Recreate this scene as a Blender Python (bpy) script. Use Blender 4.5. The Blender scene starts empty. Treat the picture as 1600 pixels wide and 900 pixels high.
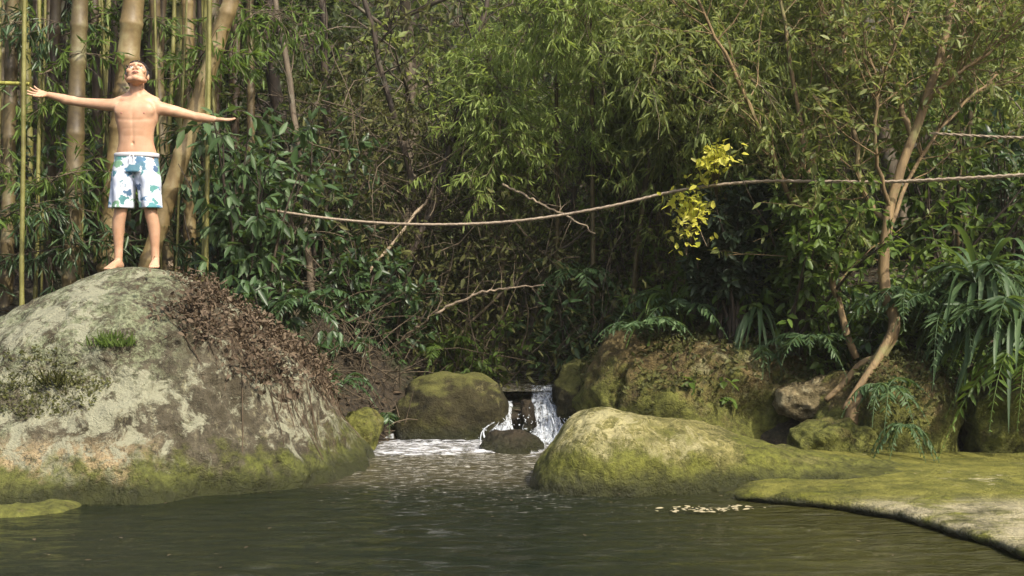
import bpy, math, random
import numpy as np
from mathutils import Vector, Matrix
from mathutils.bvhtree import BVHTree

R = math.radians
scene = bpy.context.scene
COL = scene.collection

# ------------------------------------------------------------------ camera
CAM_Z, FPX = 1.5, 1931.0
cam_d = bpy.data.cameras.new('camera')
cam_d.sensor_width = 36.0
cam_d.lens = FPX / 1600 * 36
cam_d.clip_start, cam_d.clip_end = 0.05, 600
cam = bpy.data.objects.new('camera', cam_d)
COL.objects.link(cam)
cam.location = (0, 0, CAM_Z)
cam.rotation_euler = (R(90), 0, 0)
scene.camera = cam

# ------------------------------------------------------------------ light
SUN_EL, SUN_AZ = R(45), math.atan2(0.62, -0.78)       # from behind the camera, to the right
S = Vector((math.sin(SUN_AZ) * math.cos(SUN_EL), math.cos(SUN_AZ) * math.cos(SUN_EL), math.sin(SUN_EL)))
world = bpy.data.worlds.new('World')
scene.world = world
world.use_nodes = True
wn, wl = world.node_tree.nodes, world.node_tree.links
for n in list(wn):
    wn.remove(n)
wo = wn.new('ShaderNodeOutputWorld')
wb = wn.new('ShaderNodeBackground')
sk = wn.new('ShaderNodeTexSky')
sk.sky_type = 'NISHITA'
sk.sun_disc = False
sk.dust_density = 4.0
sk.ozone_density = 0.4
sk.sun_elevation = SUN_EL
sk.sun_rotation = SUN_AZ
wb.inputs['Strength'].default_value = 0.15
wl.new(sk.outputs[0], wb.inputs['Color'])
wl.new(wb.outputs[0], wo.inputs['Surface'])
sd = bpy.data.lights.new('sun', 'SUN')
sd.energy = 2.9
sd.angle = R(0.6)
sd.color = (1.0, 0.93, 0.80)
sun = bpy.data.objects.new('sun', sd)
COL.objects.link(sun)
sun.rotation_euler = S.to_track_quat('Z', 'Y').to_euler()
sun.location = S * 40
scene.view_settings.view_transform = 'Standard'
scene.view_settings.look = 'None'
scene.view_settings.exposure = 1.1
scene.view_settings.gamma = 1
scene.view_settings.use_curve_mapping = False
scene.render.engine = 'CYCLES'
scene.cycles.max_bounces = 7
scene.cycles.diffuse_bounces = 5
scene.cycles.glossy_bounces = 2
scene.cycles.transmission_bounces = 3
scene.cycles.transparent_max_bounces = 12
scene.cycles.caustics_reflective = False
scene.cycles.caustics_refractive = False
scene.cycles.use_denoising = True


# ------------------------------------------------------------------ helpers
def P(px, py, d):
    """World point that stands d metres in front of the camera at photo pixel (px, py)."""
    return np.array([(px - 800) / FPX * d, d, CAM_Z + (450 - py) / FPX * d])


def vnoise(p, seed=0):
    p = np.asarray(p, float) + seed * 17.31
    i = np.floor(p).astype(np.int64)
    f = p - i
    f = f * f * (3 - 2 * f)

    def h(a, b, c):
        n = (a * 374761393 + b * 668265263 + c * 2147483647 + seed * 974711) & 0x7fffffff
        n = ((n ^ (n >> 13)) * 1274126177) & 0x7fffffff
        n = n ^ (n >> 16)
        return (n & 0xffff) / 32767.5 - 1.0
    x, y, z = i[:, 0], i[:, 1], i[:, 2]
    fx, fy, fz = f[:, 0], f[:, 1], f[:, 2]
    r = 0
    for dx in (0, 1):
        for dy in (0, 1):
            for dz in (0, 1):
                w = (fx if dx else 1 - fx) * (fy if dy else 1 - fy) * (fz if dz else 1 - fz)
                r = r + w * h(x + dx, y + dy, z + dz)
    return r


def fbm(p, scale=1.0, octaves=4, seed=0, gain=0.5):
    p = np.asarray(p, float) * scale
    r, a = 0, 1.0
    for k in range(octaves):
        r = r + a * vnoise(p, seed + k)
        p = p * 2.03
        a *= gain
    return r


def nrm(v):
    return v / np.maximum(np.linalg.norm(v, axis=-1, keepdims=True), 1e-9)


class MB:
    """Collects vertices and faces; build() links them as one mesh object."""
    def __init__(self):
        self.v, self.f4, self.f3, self.n = [], [], [], 0

    def add(self, v, q=None, t=None):
        v = np.asarray(v, float)
        if q is not None and len(q):
            self.f4.append(np.asarray(q, np.int64) + self.n)
        if t is not None and len(t):
            self.f3.append(np.asarray(t, np.int64) + self.n)
        self.v.append(v)
        self.n += len(v)

    def mesh(self, name, smooth=True):
        me = bpy.data.meshes.new(name)
        v = np.concatenate(self.v)
        f4 = np.concatenate(self.f4) if self.f4 else np.zeros((0, 4), np.int64)
        f3 = np.concatenate(self.f3) if self.f3 else np.zeros((0, 3), np.int64)
        me.vertices.add(len(v))
        me.vertices.foreach_set('co', v.astype(np.float32).ravel())
        loops = np.concatenate([f4.ravel(), f3.ravel()]).astype(np.int32)
        me.loops.add(len(loops))
        me.loops.foreach_set('vertex_index', loops)
        starts = np.concatenate([np.arange(len(f4)) * 4, len(f4) * 4 + np.arange(len(f3)) * 3]).astype(np.int32)
        me.polygons.add(len(starts))
        me.polygons.foreach_set('loop_start', starts)
        me.polygons.foreach_set('use_smooth', np.full(len(starts), smooth))
        me.update(calc_edges=True)
        me.validate()
        return me

    def build(self, name, mat, parent=None, smooth=True):
        o = bpy.data.objects.new(name, self.mesh(name, smooth))
        COL.objects.link(o)
        if mat is not None:
            o.data.materials.append(mat)
        if parent is not None:
            o.parent = parent
        return o

    # -- shapes
    def tube(self, path, rad, sides=8, cap=True, squash=1.0):
        path = np.asarray(path, float)
        n = len(path)
        rad = np.broadcast_to(np.asarray(rad, float), (n,))
        t = np.gradient(path, axis=0)
        t = nrm(t)
        ref = np.array([0, 0, 1.0]) if abs(t[0][2]) < 0.9 else np.array([0, 1.0, 0])
        a = np.zeros((n, 3))
        u = nrm(np.cross(t[0], ref))
        for i in range(n):
            u = nrm(u - t[i] * np.dot(u, t[i]))
            a[i] = u
        b = np.cross(t, a)
        th = np.linspace(0, 2 * math.pi, sides, endpoint=False)
        ring = a[:, None, :] * np.cos(th)[None, :, None] + b[:, None, :] * np.sin(th)[None, :, None] * squash
        v = (path[:, None, :] + ring * rad[:, None, None]).reshape(-1, 3)
        i, j = np.meshgrid(np.arange(n - 1), np.arange(sides), indexing='ij')
        j2 = (j + 1) % sides
        q = np.stack([i * sides + j, i * sides + j2, (i + 1) * sides + j2, (i + 1) * sides + j], -1).reshape(-1, 4)
        tri = []
        if cap:
            v = np.concatenate([v, path[:1], path[-1:]])
            c0, c1 = n * sides, n * sides + 1
            for k in range(sides):
                k2 = (k + 1) % sides
                tri.append((c0, k2, k))
                tri.append((c1, (n - 1) * sides + k, (n - 1) * sides + k2))
        self.add(v, q, tri)

    def grid(self, pts):
        """pts (n, m, 3) open sheet."""
        n, m = pts.shape[:2]
        i, j = np.meshgrid(np.arange(n - 1), np.arange(m - 1), indexing='ij')
        q = np.stack([i * m + j, i * m + j + 1, (i + 1) * m + j + 1, (i + 1) * m + j], -1).reshape(-1, 4)
        self.add(pts.reshape(-1, 3), q)

    def leaves(self, p, f, up, L, W, fold=0.12, droop=0.12):
        n = len(p)
        L = np.broadcast_to(np.asarray(L, float), (n,))[:, None]
        W = np.broadcast_to(np.asarray(W, float), (n,))[:, None]
        f = nrm(f)
        s = nrm(np.cross(f, up) + 1e-6)
        u = np.cross(s, f)
        v = np.stack([p,
                      p + f * L * .30 + s * W * .5 + u * W * fold,
                      p + f * L * .68 + s * W * .40 + u * W * fold - u * L * droop * .5,
                      p + f * L - u * L * droop,
                      p + f * L * .68 - s * W * .40 + u * W * fold - u * L * droop * .5,
                      p + f * L * .30 - s * W * .5 + u * W * fold], 1).reshape(-1, 3)
        b = np.arange(n)[:, None] * 6
        q = np.concatenate([b + np.array([[0, 1, 2, 3]]), b + np.array([[0, 3, 4, 5]])])
        self.add(v, q)


def tag(o, label=None, cat=None, group=None, kind=None):
    if label:
        o['label'] = label
    if cat:
        o['category'] = cat
    if group:
        o['group'] = group
    if kind:
        o['kind'] = kind
    return o


def empty(name, loc=(0, 0, 0), rz=0.0):
    o = bpy.data.objects.new(name, None)
    COL.objects.link(o)
    o.location = loc
    o.rotation_euler = (0, 0, rz)
    o.empty_display_size = 0.2
    return o


def bez(pts, n=24):
    """Catmull-Rom through control points."""
    p = np.asarray(pts, float)
    p = np.concatenate([[2 * p[0] - p[1]], p, [2 * p[-1] - p[-2]]])
    m = len(p) - 3
    out = []
    for s in np.linspace(0, m - 1e-6, n):
        k = int(s)
        t = s - k
        a, b, c, d = p[k:k + 4]
        out.append(.5 * (2 * b + (c - a) * t + (2 * a - 5 * b + 4 * c - d) * t * t + (3 * b - a - 3 * c + d) * t ** 3))
    return np.array(out)


def ball(b, c, r, rot=None, n=20, m=14):
    ph = np.linspace(-math.pi / 2, math.pi / 2, m + 2)[1:-1]
    th = np.linspace(0, 2 * math.pi, n, endpoint=False)
    PH, TH = np.meshgrid(ph, th, indexing='ij')
    d = np.stack([np.cos(PH) * np.cos(TH), np.cos(PH) * np.sin(TH), np.sin(PH)], -1).reshape(-1, 3) * np.asarray(r, float)
    d = np.concatenate([d, [[0, 0, -r[2] if hasattr(r, '__len__') else -r]], [[0, 0, r[2] if hasattr(r, '__len__') else r]]])
    if rot is not None:
        d = d @ rot.T
    v = d + np.asarray(c, float)
    i, j = np.meshgrid(np.arange(m - 1), np.arange(n), indexing='ij')
    j2 = (j + 1) % n
    q = np.stack([i * n + j, i * n + j2, (i + 1) * n + j2, (i + 1) * n + j], -1).reshape(-1, 4)
    t = []
    for a in range(n):
        a2 = (a + 1) % n
        t += [(m * n, a2, a), (m * n + 1, (m - 1) * n + a, (m - 1) * n + a2)]
    b.add(v, q, t)


# ------------------------------------------------------------------ materials
def newmat(name):
    m = bpy.data.materials.new(name)
    m.use_nodes = True
    nt = m.node_tree
    for n in list(nt.nodes):
        nt.nodes.remove(n)
    out = nt.nodes.new('ShaderNodeOutputMaterial')
    bs = nt.nodes.new('ShaderNodeBsdfPrincipled')
    nt.links.new(bs.outputs[0], out.inputs['Surface'])
    return m, nt, bs, out


def nd(nt, t, **kw):
    n = nt.nodes.new(t)
    for k, v in kw.items():
        if k.startswith('i_'):
            n.inputs[k[2:]].default_value = v
        else:
            setattr(n, k, v)
    return n


def ramp(nt, fac, stops):
    r = nt.nodes.new('ShaderNodeValToRGB')
    el = r.color_ramp.elements
    while len(el) < len(stops):
        el.new(0.5)
    for e, (p, c) in zip(el, stops):
        e.position = p
        e.color = (c, c, c, 1) if isinstance(c, (int, float)) else (*c, 1)
    nt.links.new(fac, r.inputs[0])
    return r.outputs[0]


def mix(nt, fac, a, b, blend='MIX'):
    m = nt.nodes.new('ShaderNodeMix')
    m.data_type = 'RGBA'
    m.blend_type = blend
    for sock, v in ((m.inputs[0], fac), (m.inputs[6], a), (m.inputs[7], b)):
        if hasattr(v, 'node'):
            nt.links.new(v, sock)
        elif isinstance(v, (int, float)):
            sock.default_value = v
        else:
            sock.default_value = (*v, 1)
    return m.outputs[2]


def noise(nt, scale, detail=6, rough=.6, vec=None, dist=0.0):
    n = nd(nt, 'ShaderNodeTexNoise')
    n.inputs['Scale'].default_value = scale
    n.inputs['Detail'].default_value = detail
    n.inputs['Roughness'].default_value = rough
    n.inputs['Distortion'].default_value = dist
    if vec is not None:
        nt.links.new(vec, n.inputs['Vector'])
    return n.outputs['Fac']


def mth(nt, op, a, b=None, clamp=False):
    m = nt.nodes.new('ShaderNodeMath')
    m.operation = op
    m.use_clamp = clamp
    for s, v in ((m.inputs[0], a), (m.inputs[1], b)):
        if v is None:
            continue
        if hasattr(v, 'node'):
            nt.links.new(v, s)
        else:
            s.default_value = v
    return m.outputs[0]


def mrange(nt, v, a, b, c=0.0, d=1.0):
    m = nt.nodes.new('ShaderNodeMapRange')
    m.interpolation_type = 'SMOOTHSTEP'
    nt.links.new(v, m.inputs[0])
    m.inputs[1].default_value, m.inputs[2].default_value = a, b
    m.inputs[3].default_value, m.inputs[4].default_value = c, d
    return m.outputs[0]


def objco(nt):
    return nd(nt, 'ShaderNodeTexCoord').outputs['Object']


def bump(nt, bs, h, strength=.5, dist=.02):
    b = nd(nt, 'ShaderNodeBump')
    b.inputs['Strength'].default_value = strength
    b.inputs['Distance'].default_value = dist
    nt.links.new(h, b.inputs['Height'])
    nt.links.new(b.outputs[0], bs.inputs['Normal'])


def leafmat(name, cols, rough=.45, trans=.35, clump=1.2, spec=.4, tint=None):
    """cols: dark, mid, light; every leaf its own shade, clumps of lighter and darker leaves."""
    m, nt, bs, out = newmat(name)
    g = nd(nt, 'ShaderNodeNewGeometry')
    rnd = g.outputs['Random Per Island']
    nz = noise(nt, clump, 2, .5, objco(nt))
    f = mth(nt, 'ADD', mth(nt, 'MULTIPLY', rnd, .62), mth(nt, 'MULTIPLY', mth(nt, 'SUBTRACT', nz, .32), 1.0), True)
    n = len(cols)
    c = ramp(nt, f, [(i / (n - 1) * .92 + .04, cc) for i, cc in enumerate(cols)])
    nt.links.new(c, bs.inputs['Base Color'])
    bs.inputs['Roughness'].default_value = rough
    bs.inputs['Specular IOR Level'].default_value = spec
    tr = nd(nt, 'ShaderNodeBsdfTranslucent')
    tc = mix(nt, .55, c, tint or (.14, .2, .02), 'MIX')
    nt.links.new(tc, tr.inputs['Color'])
    mx = nd(nt, 'ShaderNodeMixShader')
    mx.inputs[0].default_value = trans
    nt.links.new(bs.outputs[0], mx.inputs[1])
    nt.links.new(tr.outputs[0], mx.inputs[2])
    nt.links.new(mx.outputs[0], out.inputs['Surface'])
    return m


def barkmat(name, dark, light, patch=None, scale=6, stretch=.18, patch_lo=.56):
    m, nt, bs, out = newmat(name)
    co = objco(nt)
    mp = nd(nt, 'ShaderNodeMapping')
    mp.inputs['Scale'].default_value = (1, 1, stretch)
    nt.links.new(co, mp.inputs[0])
    n1 = noise(nt, scale * 3, 6, .65, mp.outputs[0])
    c = ramp(nt, n1, [(.32, dark), (.68, light)])
    if patch:
        n2 = noise(nt, scale * .6, 4, .6, co)
        c = mix(nt, ramp(nt, n2, [(patch_lo, 0.0), (patch_lo + .1, .85)]), c, patch)
    nt.links.new(c, bs.inputs['Base Color'])
    bs.inputs['Roughness'].default_value = .8
    bump(nt, bs, n1, .5, .015)
    return m


def rockmat(name, dark, light, lichen, lich_lo, moss, moss_z, moss_lo=.45, extra=None, wet=.20, scale=1.0):
    """Grey-brown stone, pale lichen blotches, moss that thins out above moss_z, dark wet band at the water."""
    m, nt, bs, out = newmat(name)
    co = objco(nt)
    n1 = noise(nt, 2.2 * scale, 8, .68, co)
    n2 = noise(nt, 14 * scale, 6, .7, co)
    c = ramp(nt, mth(nt, 'ADD', mth(nt, 'MULTIPLY', n1, .5), mth(nt, 'MULTIPLY', n2, .5)), [(.40, dark), (.58, light)])
    if extra:
        c = extra(nt, co, c)
    # lichen
    l1 = noise(nt, 6.5 * scale, 7, .76, co, .6)
    l2 = noise(nt, .8 * scale, 3, .5, co)
    lf = mth(nt, 'ADD', mth(nt, 'MULTIPLY', l1, .7), mth(nt, 'MULTIPLY', l2, .5))
    lf = ramp(nt, lf, [(lich_lo, 0.0), (lich_lo + .06, .9)])
    lc = mix(nt, n2, lichen, tuple(x * .6 for x in lichen))
    c = mix(nt, lf, c, lc)
    # moss near the foot
    sx = nd(nt, 'ShaderNodeSeparateXYZ')
    nt.links.new(co, sx.inputs[0])
    mz = mrange(nt, sx.outputs[2], 0.02, moss_z, .34, 0.0)
    mn = noise(nt, 3.0 * scale, 7, .7, co)
    mf = ramp(nt, mth(nt, 'ADD', mn, mz), [(moss_lo + .1, 0.0), (moss_lo + .26, .95)])
    mc = mix(nt, ramp(nt, n2, [(.34, 0.0), (.64, 1.0)]), tuple(x * .4 for x in moss), tuple(min(1, x * 1.6) for x in moss))
    c = mix(nt, mf, c, mc)
    if wet:
        wz = mth(nt, 'ADD', sx.outputs[2], mth(nt, 'MULTIPLY', mth(nt, 'SUBTRACT', n1, .5), .25))
        wf = mrange(nt, wz, wet * .25, wet, 1.0, 0.0)
        c = mix(nt, mth(nt, 'MULTIPLY', wf, .85), c, (.022, .024, .010))
        nt.links.new(mrange(nt, wz, wet * .25, wet, .25, .85), bs.inputs['Roughness'])
    else:
        bs.inputs['Roughness'].default_value = .85
    nt.links.new(c, bs.inputs['Base Color'])
    bs.inputs['Specular IOR Level'].default_value = .25
    h = mth(nt, 'ADD', mth(nt, 'MULTIPLY', n1, 1.0), mth(nt, 'ADD', mth(nt, 'MULTIPLY', n2, .5), mth(nt, 'MULTIPLY', mf, .35)))
    vo = nd(nt, 'ShaderNodeTexVoronoi')
    vo.feature = 'DISTANCE_TO_EDGE'
    vo.inputs['Scale'].default_value = 2.3
    wp_ = nd(nt, 'ShaderNodeTexNoise')
    wp_.inputs['Scale'].default_value = 3
    wp_.inputs['Detail'].default_value = 5
    nt.links.new(co, wp_.inputs['Vector'])
    wm = nd(nt, 'ShaderNodeVectorMath', operation='MULTIPLY_ADD')
    nt.links.new(wp_.outputs['Color'], wm.inputs[0])
    wm.inputs[1].default_value = (.6, .6, .6)
    nt.links.new(co, wm.inputs[2])
    nt.links.new(wm.outputs[0], vo.inputs['Vector'])
    crack = ramp(nt, vo.outputs['Distance'], [(0.0, 0.0), (.022, .06)])
    n5 = noise(nt, 60, 4, .7, co)
    h = mth(nt, 'ADD', h, mth(nt, 'ADD', crack, mth(nt, 'MULTIPLY', n5, .16)))
    bump(nt, bs, h, 1.0, .09)
    return m


def plain(name, c, rough=.6, spec=.4):
    m, nt, bs, out = newmat(name)
    n = noise(nt, 40, 3, .6, objco(nt))
    nt.links.new(mix(nt, n, tuple(x * .85 for x in c), tuple(min(1, x * 1.12) for x in c)), bs.inputs['Base Color'])
    bs.inputs['Roughness'].default_value = rough
    bs.inputs['Specular IOR Level'].default_value = spec
    return m


M = {}
M['leaf_dark'] = leafmat('dark glossy leaf', [(.010, .022, .008), (.028, .058, .016), (.055, .105, .033), (.10, .16, .08)], .4, .3, 1.6, .5)
M['leaf_blue'] = leafmat('blue green leaf', [(.018, .038, .012), (.045, .085, .030), (.085, .145, .055), (.15, .215, .105)], .48, .4, 1.4, .35)
M['leaf_mid'] = leafmat('mid green leaf', [(.024, .045, .008), (.07, .12, .02), (.12, .19, .035), (.18, .25, .065)], .45, .5, 1.3, .35, (.2, .28, .03))
M['leaf_fine'] = leafmat('olive fine leaf', [(.09, .115, .03), (.175, .225, .065), (.265, .325, .10), (.35, .41, .16)], .5, .6, .9, .3, (.34, .37, .06))
M['leaf_bright'] = leafmat('bright green leaf', [(.10, .135, .028), (.185, .25, .058), (.265, .34, .09), (.34, .41, .15)], .45, .5, 1.1, .3, (.34, .42, .05))
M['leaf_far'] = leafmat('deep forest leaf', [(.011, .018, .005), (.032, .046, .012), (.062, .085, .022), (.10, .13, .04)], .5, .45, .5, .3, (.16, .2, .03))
M['leaf_brown'] = leafmat('dry brown leaf', [(.04, .034, .018), (.075, .052, .033), (.12, .088, .056), (.19, .15, .10)], .7, .2, 3, .2, (.12, .07, .03))
M['leaf_olive'] = leafmat('olive brown leaf', [(.028, .030, .009), (.06, .066, .018), (.10, .105, .032), (.15, .15, .055)], .6, .3, 1.2, .2, (.12, .11, .03))
M['leaf_tree'] = leafmat('grey green leaf', [(.055, .07, .018), (.13, .16, .04), (.20, .235, .065), (.28, .31, .12)], .45, .5, 1.6, .35, (.26, .29, .05))
M['leaf_yellow'] = leafmat('yellow leaf', [(.16, .22, .03), (.50, .50, .06), (.72, .67, .12), (.80, .77, .35)], .5, .5, 3, .3, (.70, .68, .10))
M['grass'] = leafmat('fresh grass blade', [(.09, .13, .03), (.14, .205, .05), (.20, .27, .085)], .55, .55, 3, .2, (.24, .36, .05))
M['bark_orange'] = barkmat('orange brown bark', (.085, .055, .025), (.24, .165, .075), (.17, .16, .06), 5)
M['bark_dark'] = barkmat('dark brown bark', (.018, .013, .009), (.065, .045, .028), (.07, .075, .045), 4)
M['bark_grey'] = barkmat('grey brown bark', (.05, .04, .026), (.15, .115, .075), (.2, .19, .14), 4)
M['twig'] = barkmat('dry twig bark', (.032, .024, .014), (.125, .092, .052), None, 8)
M['twig_pale'] = barkmat('pale dead wood', (.16, .12, .075), (.36, .28, .19), None, 8)
M['rope'] = barkmat('weathered rope', (.17, .13, .09), (.36, .29, .21), None, 12, 1.0)


def bamboomat(name, a, b, c):
    m, nt, bs, out = newmat(name)
    co = objco(nt)
    sx = nd(nt, 'ShaderNodeSeparateXYZ')
    nt.links.new(co, sx.inputs[0])
    mp = nd(nt, 'ShaderNodeMapping')
    mp.inputs['Scale'].default_value = (1, 1, .15)
    nt.links.new(co, mp.inputs[0])
    n1 = noise(nt, 16, 4, .6, mp.outputs[0])
    n2 = noise(nt, 3.0, 5, .7, co)
    cc = ramp(nt, n2, [(.35, a), (.52, b), (.66, c)])
    cc = mix(nt, mth(nt, 'MULTIPLY', n1, .55), cc, tuple(x * .4 for x in a))
    nt.links.new(cc, bs.inputs['Base Color'])
    bs.inputs['Roughness'].default_value = .5
    bump(nt, bs, n1, .2, .004)
    return m


M['bamboo_tan'] = bamboomat('tan bamboo', (.10, .07, .026), (.23, .165, .07), (.33, .28, .14))
M['bamboo_brown'] = bamboomat('brown bamboo', (.06, .042, .018), (.14, .105, .045), (.24, .22, .11))
M['bamboo_green'] = bamboomat('olive bamboo', (.10, .09, .02), (.20, .19, .05), (.30, .29, .10))
M['bamboo_dark'] = bamboomat('shaded bamboo', (.035, .022, .012), (.075, .05, .026), (.11, .09, .05))


# rocks
def big_extra(nt, co, c):
    sx = nd(nt, 'ShaderNodeSeparateXYZ')
    nt.links.new(co, sx.inputs[0])
    X, Z = sx.outputs[0], sx.outputs[2]
    n = noise(nt, 2.6, 7, .72, co)
    n3 = noise(nt, 15, 7, .8, co, .4)
    n4 = noise(nt, 34, 5, .75, co)
    mp = nd(nt, 'ShaderNodeMapping')
    mp.inputs['Scale'].default_value = (4.2, 4.2, .55)
    mp.inputs['Rotation'].default_value = (0, R(-30), 0)
    nt.links.new(co, mp.inputs[0])
    st = noise(nt, 1.7, 6, .7, mp.outputs[0])
    # dark seep streaks and pale run-off streaks down the slope
    c = mix(nt, ramp(nt, st, [(.48, 0.0), (.57, .85)]), c, (.05, .042, .024))
    c = mix(nt, mth(nt, 'MULTIPLY', ramp(nt, st, [(.36, .8), (.44, 0.0)]), ramp(nt, n3, [(.42, 0.0), (.56, 1.0)])), c, (.27, .25, .145))
    # red brown stain low on the right flank
    right = mrange(nt, mth(nt, 'ADD', X, mth(nt, 'MULTIPLY', Z, .85)), -1.55, -.85)
    c = mix(nt, mth(nt, 'MULTIPLY', right, ramp(nt, n, [(.40, .1), (.58, .85)])), c, (.10, .056, .034))
    # pale lichen coat on the left shoulder, broken by bare brown stone
    left = mrange(nt, mth(nt, 'ADD', X, mth(nt, 'MULTIPLY', n, 1.1)), -2.75, -3.25)
    up = mrange(nt, mth(nt, 'ADD', Z, mth(nt, 'MULTIPLY', n, .8)), .95, 1.45)
    pale = mth(nt, 'MULTIPLY', mth(nt, 'MAXIMUM', left, up), ramp(nt, mth(nt, 'ADD', mth(nt, 'MULTIPLY', n3, .6), mth(nt, 'MULTIPLY', n, .4)), [(.475, .0), (.53, .9)]))
    pale = mth(nt, 'MULTIPLY', pale, mrange(nt, X, -2.3, -2.8))
    c = mix(nt, pale, c, mix(nt, ramp(nt, n4, [(.35, 0.0), (.65, 1.0)]), (.07, .08, .036), (.27, .295, .18)))
    # ochre crust along the left foot
    och = mth(nt, 'MULTIPLY', mrange(nt, mth(nt, 'ADD', Z, mth(nt, 'MULTIPLY', n3, .5)), .74, .56),
              mrange(nt, mth(nt, 'ADD', X, mth(nt, 'MULTIPLY', n, .9)), -1.95, -2.35))
    c = mix(nt, mth(nt, 'MULTIPLY', och, ramp(nt, n3, [(.42, 0.0), (.50, .95)])), c, mix(nt, n4, (.28, .20, .10), (.50, .40, .23)))
    return mix(nt, ramp(nt, n4, [(.30, .55), (.46, 0.0)]), c, (.035, .028, .018))


M['rock_big'] = rockmat('lichen granite', (.035, .030, .019), (.11, .095, .062), (.35, .35, .24), .60, (.08, .088, .018), .55, .52, big_extra)
def moss_extra(nt, co, c):
    n3 = noise(nt, 12, 7, .8, co, .5)
    n = noise(nt, 3.2, 6, .7, co)
    sx = nd(nt, 'ShaderNodeSeparateXYZ')
    nt.links.new(co, sx.inputs[0])
    c = mix(nt, ramp(nt, n3, [(.49, 0.0), (.57, .8)]), c, (.34, .30, .115))
    end = mth(nt, 'MULTIPLY', mrange(nt, mth(nt, 'ADD', sx.outputs[0], mth(nt, 'MULTIPLY', n, .5)), 1.5, .9), ramp(nt, mth(nt, 'ADD', mth(nt, 'MULTIPLY', n, .5), mth(nt, 'MULTIPLY', n3, .5)), [(.47, 0.0), (.53, .9)]))
    return mix(nt, end, c, (.42, .38, .19))


M['rock_moss'] = rockmat('yellow mossy stone', (.06, .058, .016), (.19, .175, .055), (.44, .40, .20), .64, (.095, .10, .016), .55, .46, moss_extra)
def top_extra(nt, co, c):
    g = nd(nt, 'ShaderNodeNewGeometry')
    sz = nd(nt, 'ShaderNodeSeparateXYZ')
    nt.links.new(g.outputs['Normal'], sz.inputs[0])
    n = noise(nt, 5, 6, .75, co)
    f = mrange(nt, mth(nt, 'ADD', sz.outputs[2], mth(nt, 'MULTIPLY', n, .9)), .95, 1.3)
    return mix(nt, f, c, mix(nt, noise(nt, 16, 5, .75, co), (.03, .034, .008), (.17, .165, .045)))


M['rock_dark'] = rockmat('dark wet stone', (.010, .009, .004), (.042, .036, .014), (.2, .18, .08), .74, (.05, .048, .010), .9, .66, top_extra)
M['rock_wet'] = rockmat('wet brown stone', (.010, .008, .005), (.05, .038, .022), (.12, .10, .06), .74, (.05, .048, .010), .2, .75)
M['rock_bank'] = rockmat('brown bank stone', (.05, .038, .016), (.17, .125, .05), (.30, .28, .14), .64, (.10, .105, .022), 1.2, .50, None, False)
M['rock_pale'] = rockmat('pale bank stone', (.08, .065, .03), (.25, .20, .105), (.38, .33, .19), .62, (.09, .09, .03), .3, .62, None, False)


def ledge_extra(nt, co, c):
    sx = nd(nt, 'ShaderNodeSeparateXYZ')
    nt.links.new(co, sx.inputs[0])
    mp = nd(nt, 'ShaderNodeMapping')
    mp.inputs['Scale'].default_value = (.6, 3.2, 1)
    mp.inputs['Rotation'].default_value = (0, 0, R(-6))
    nt.links.new(co, mp.inputs[0])
    n = noise(nt, 1.8, 7, .72, mp.outputs[0], 1.2)
    bare = mth(nt, 'MULTIPLY', mrange(nt, sx.outputs[1], 8.5, 7.9), ramp(nt, n, [(.30, 0.0), (.50, .95)]))
    green = mix(nt, ramp(nt, noise(nt, 4, 7, .72, co), [(.36, 0.0), (.62, 1.0)]), (.07, .075, .012), (.20, .19, .036))
    return mix(nt, bare, green, (.42, .37, .23))


M['ledge'] = rockmat('algae covered stone', (.1, .09, .03), (.2, .17, .07), (.4, .36, .2), .70, (.12, .125, .014), .2, .62, ledge_extra, .085)


def groundmat():
    m, nt, bs, out = newmat('leaf litter soil')
    co = objco(nt)
    n1 = noise(nt, 1.2, 6, .65, co)
    n2 = noise(nt, 22, 6, .75, co)
    c = ramp(nt, n2, [(.36, (.012, .009, .005)), (.52, (.04, .028, .014)), (.68, (.09, .065, .035))])
    c = mix(nt, ramp(nt, n1, [(.5, 0.0), (.66, .7)]), c, (.03, .04, .01))
    nt.links.new(c, bs.inputs['Base Color'])
    bs.inputs['Roughness'].default_value = .9
    bump(nt, bs, n2, 1.0, .05)
    return m


M['ground'] = groundmat()


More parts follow.
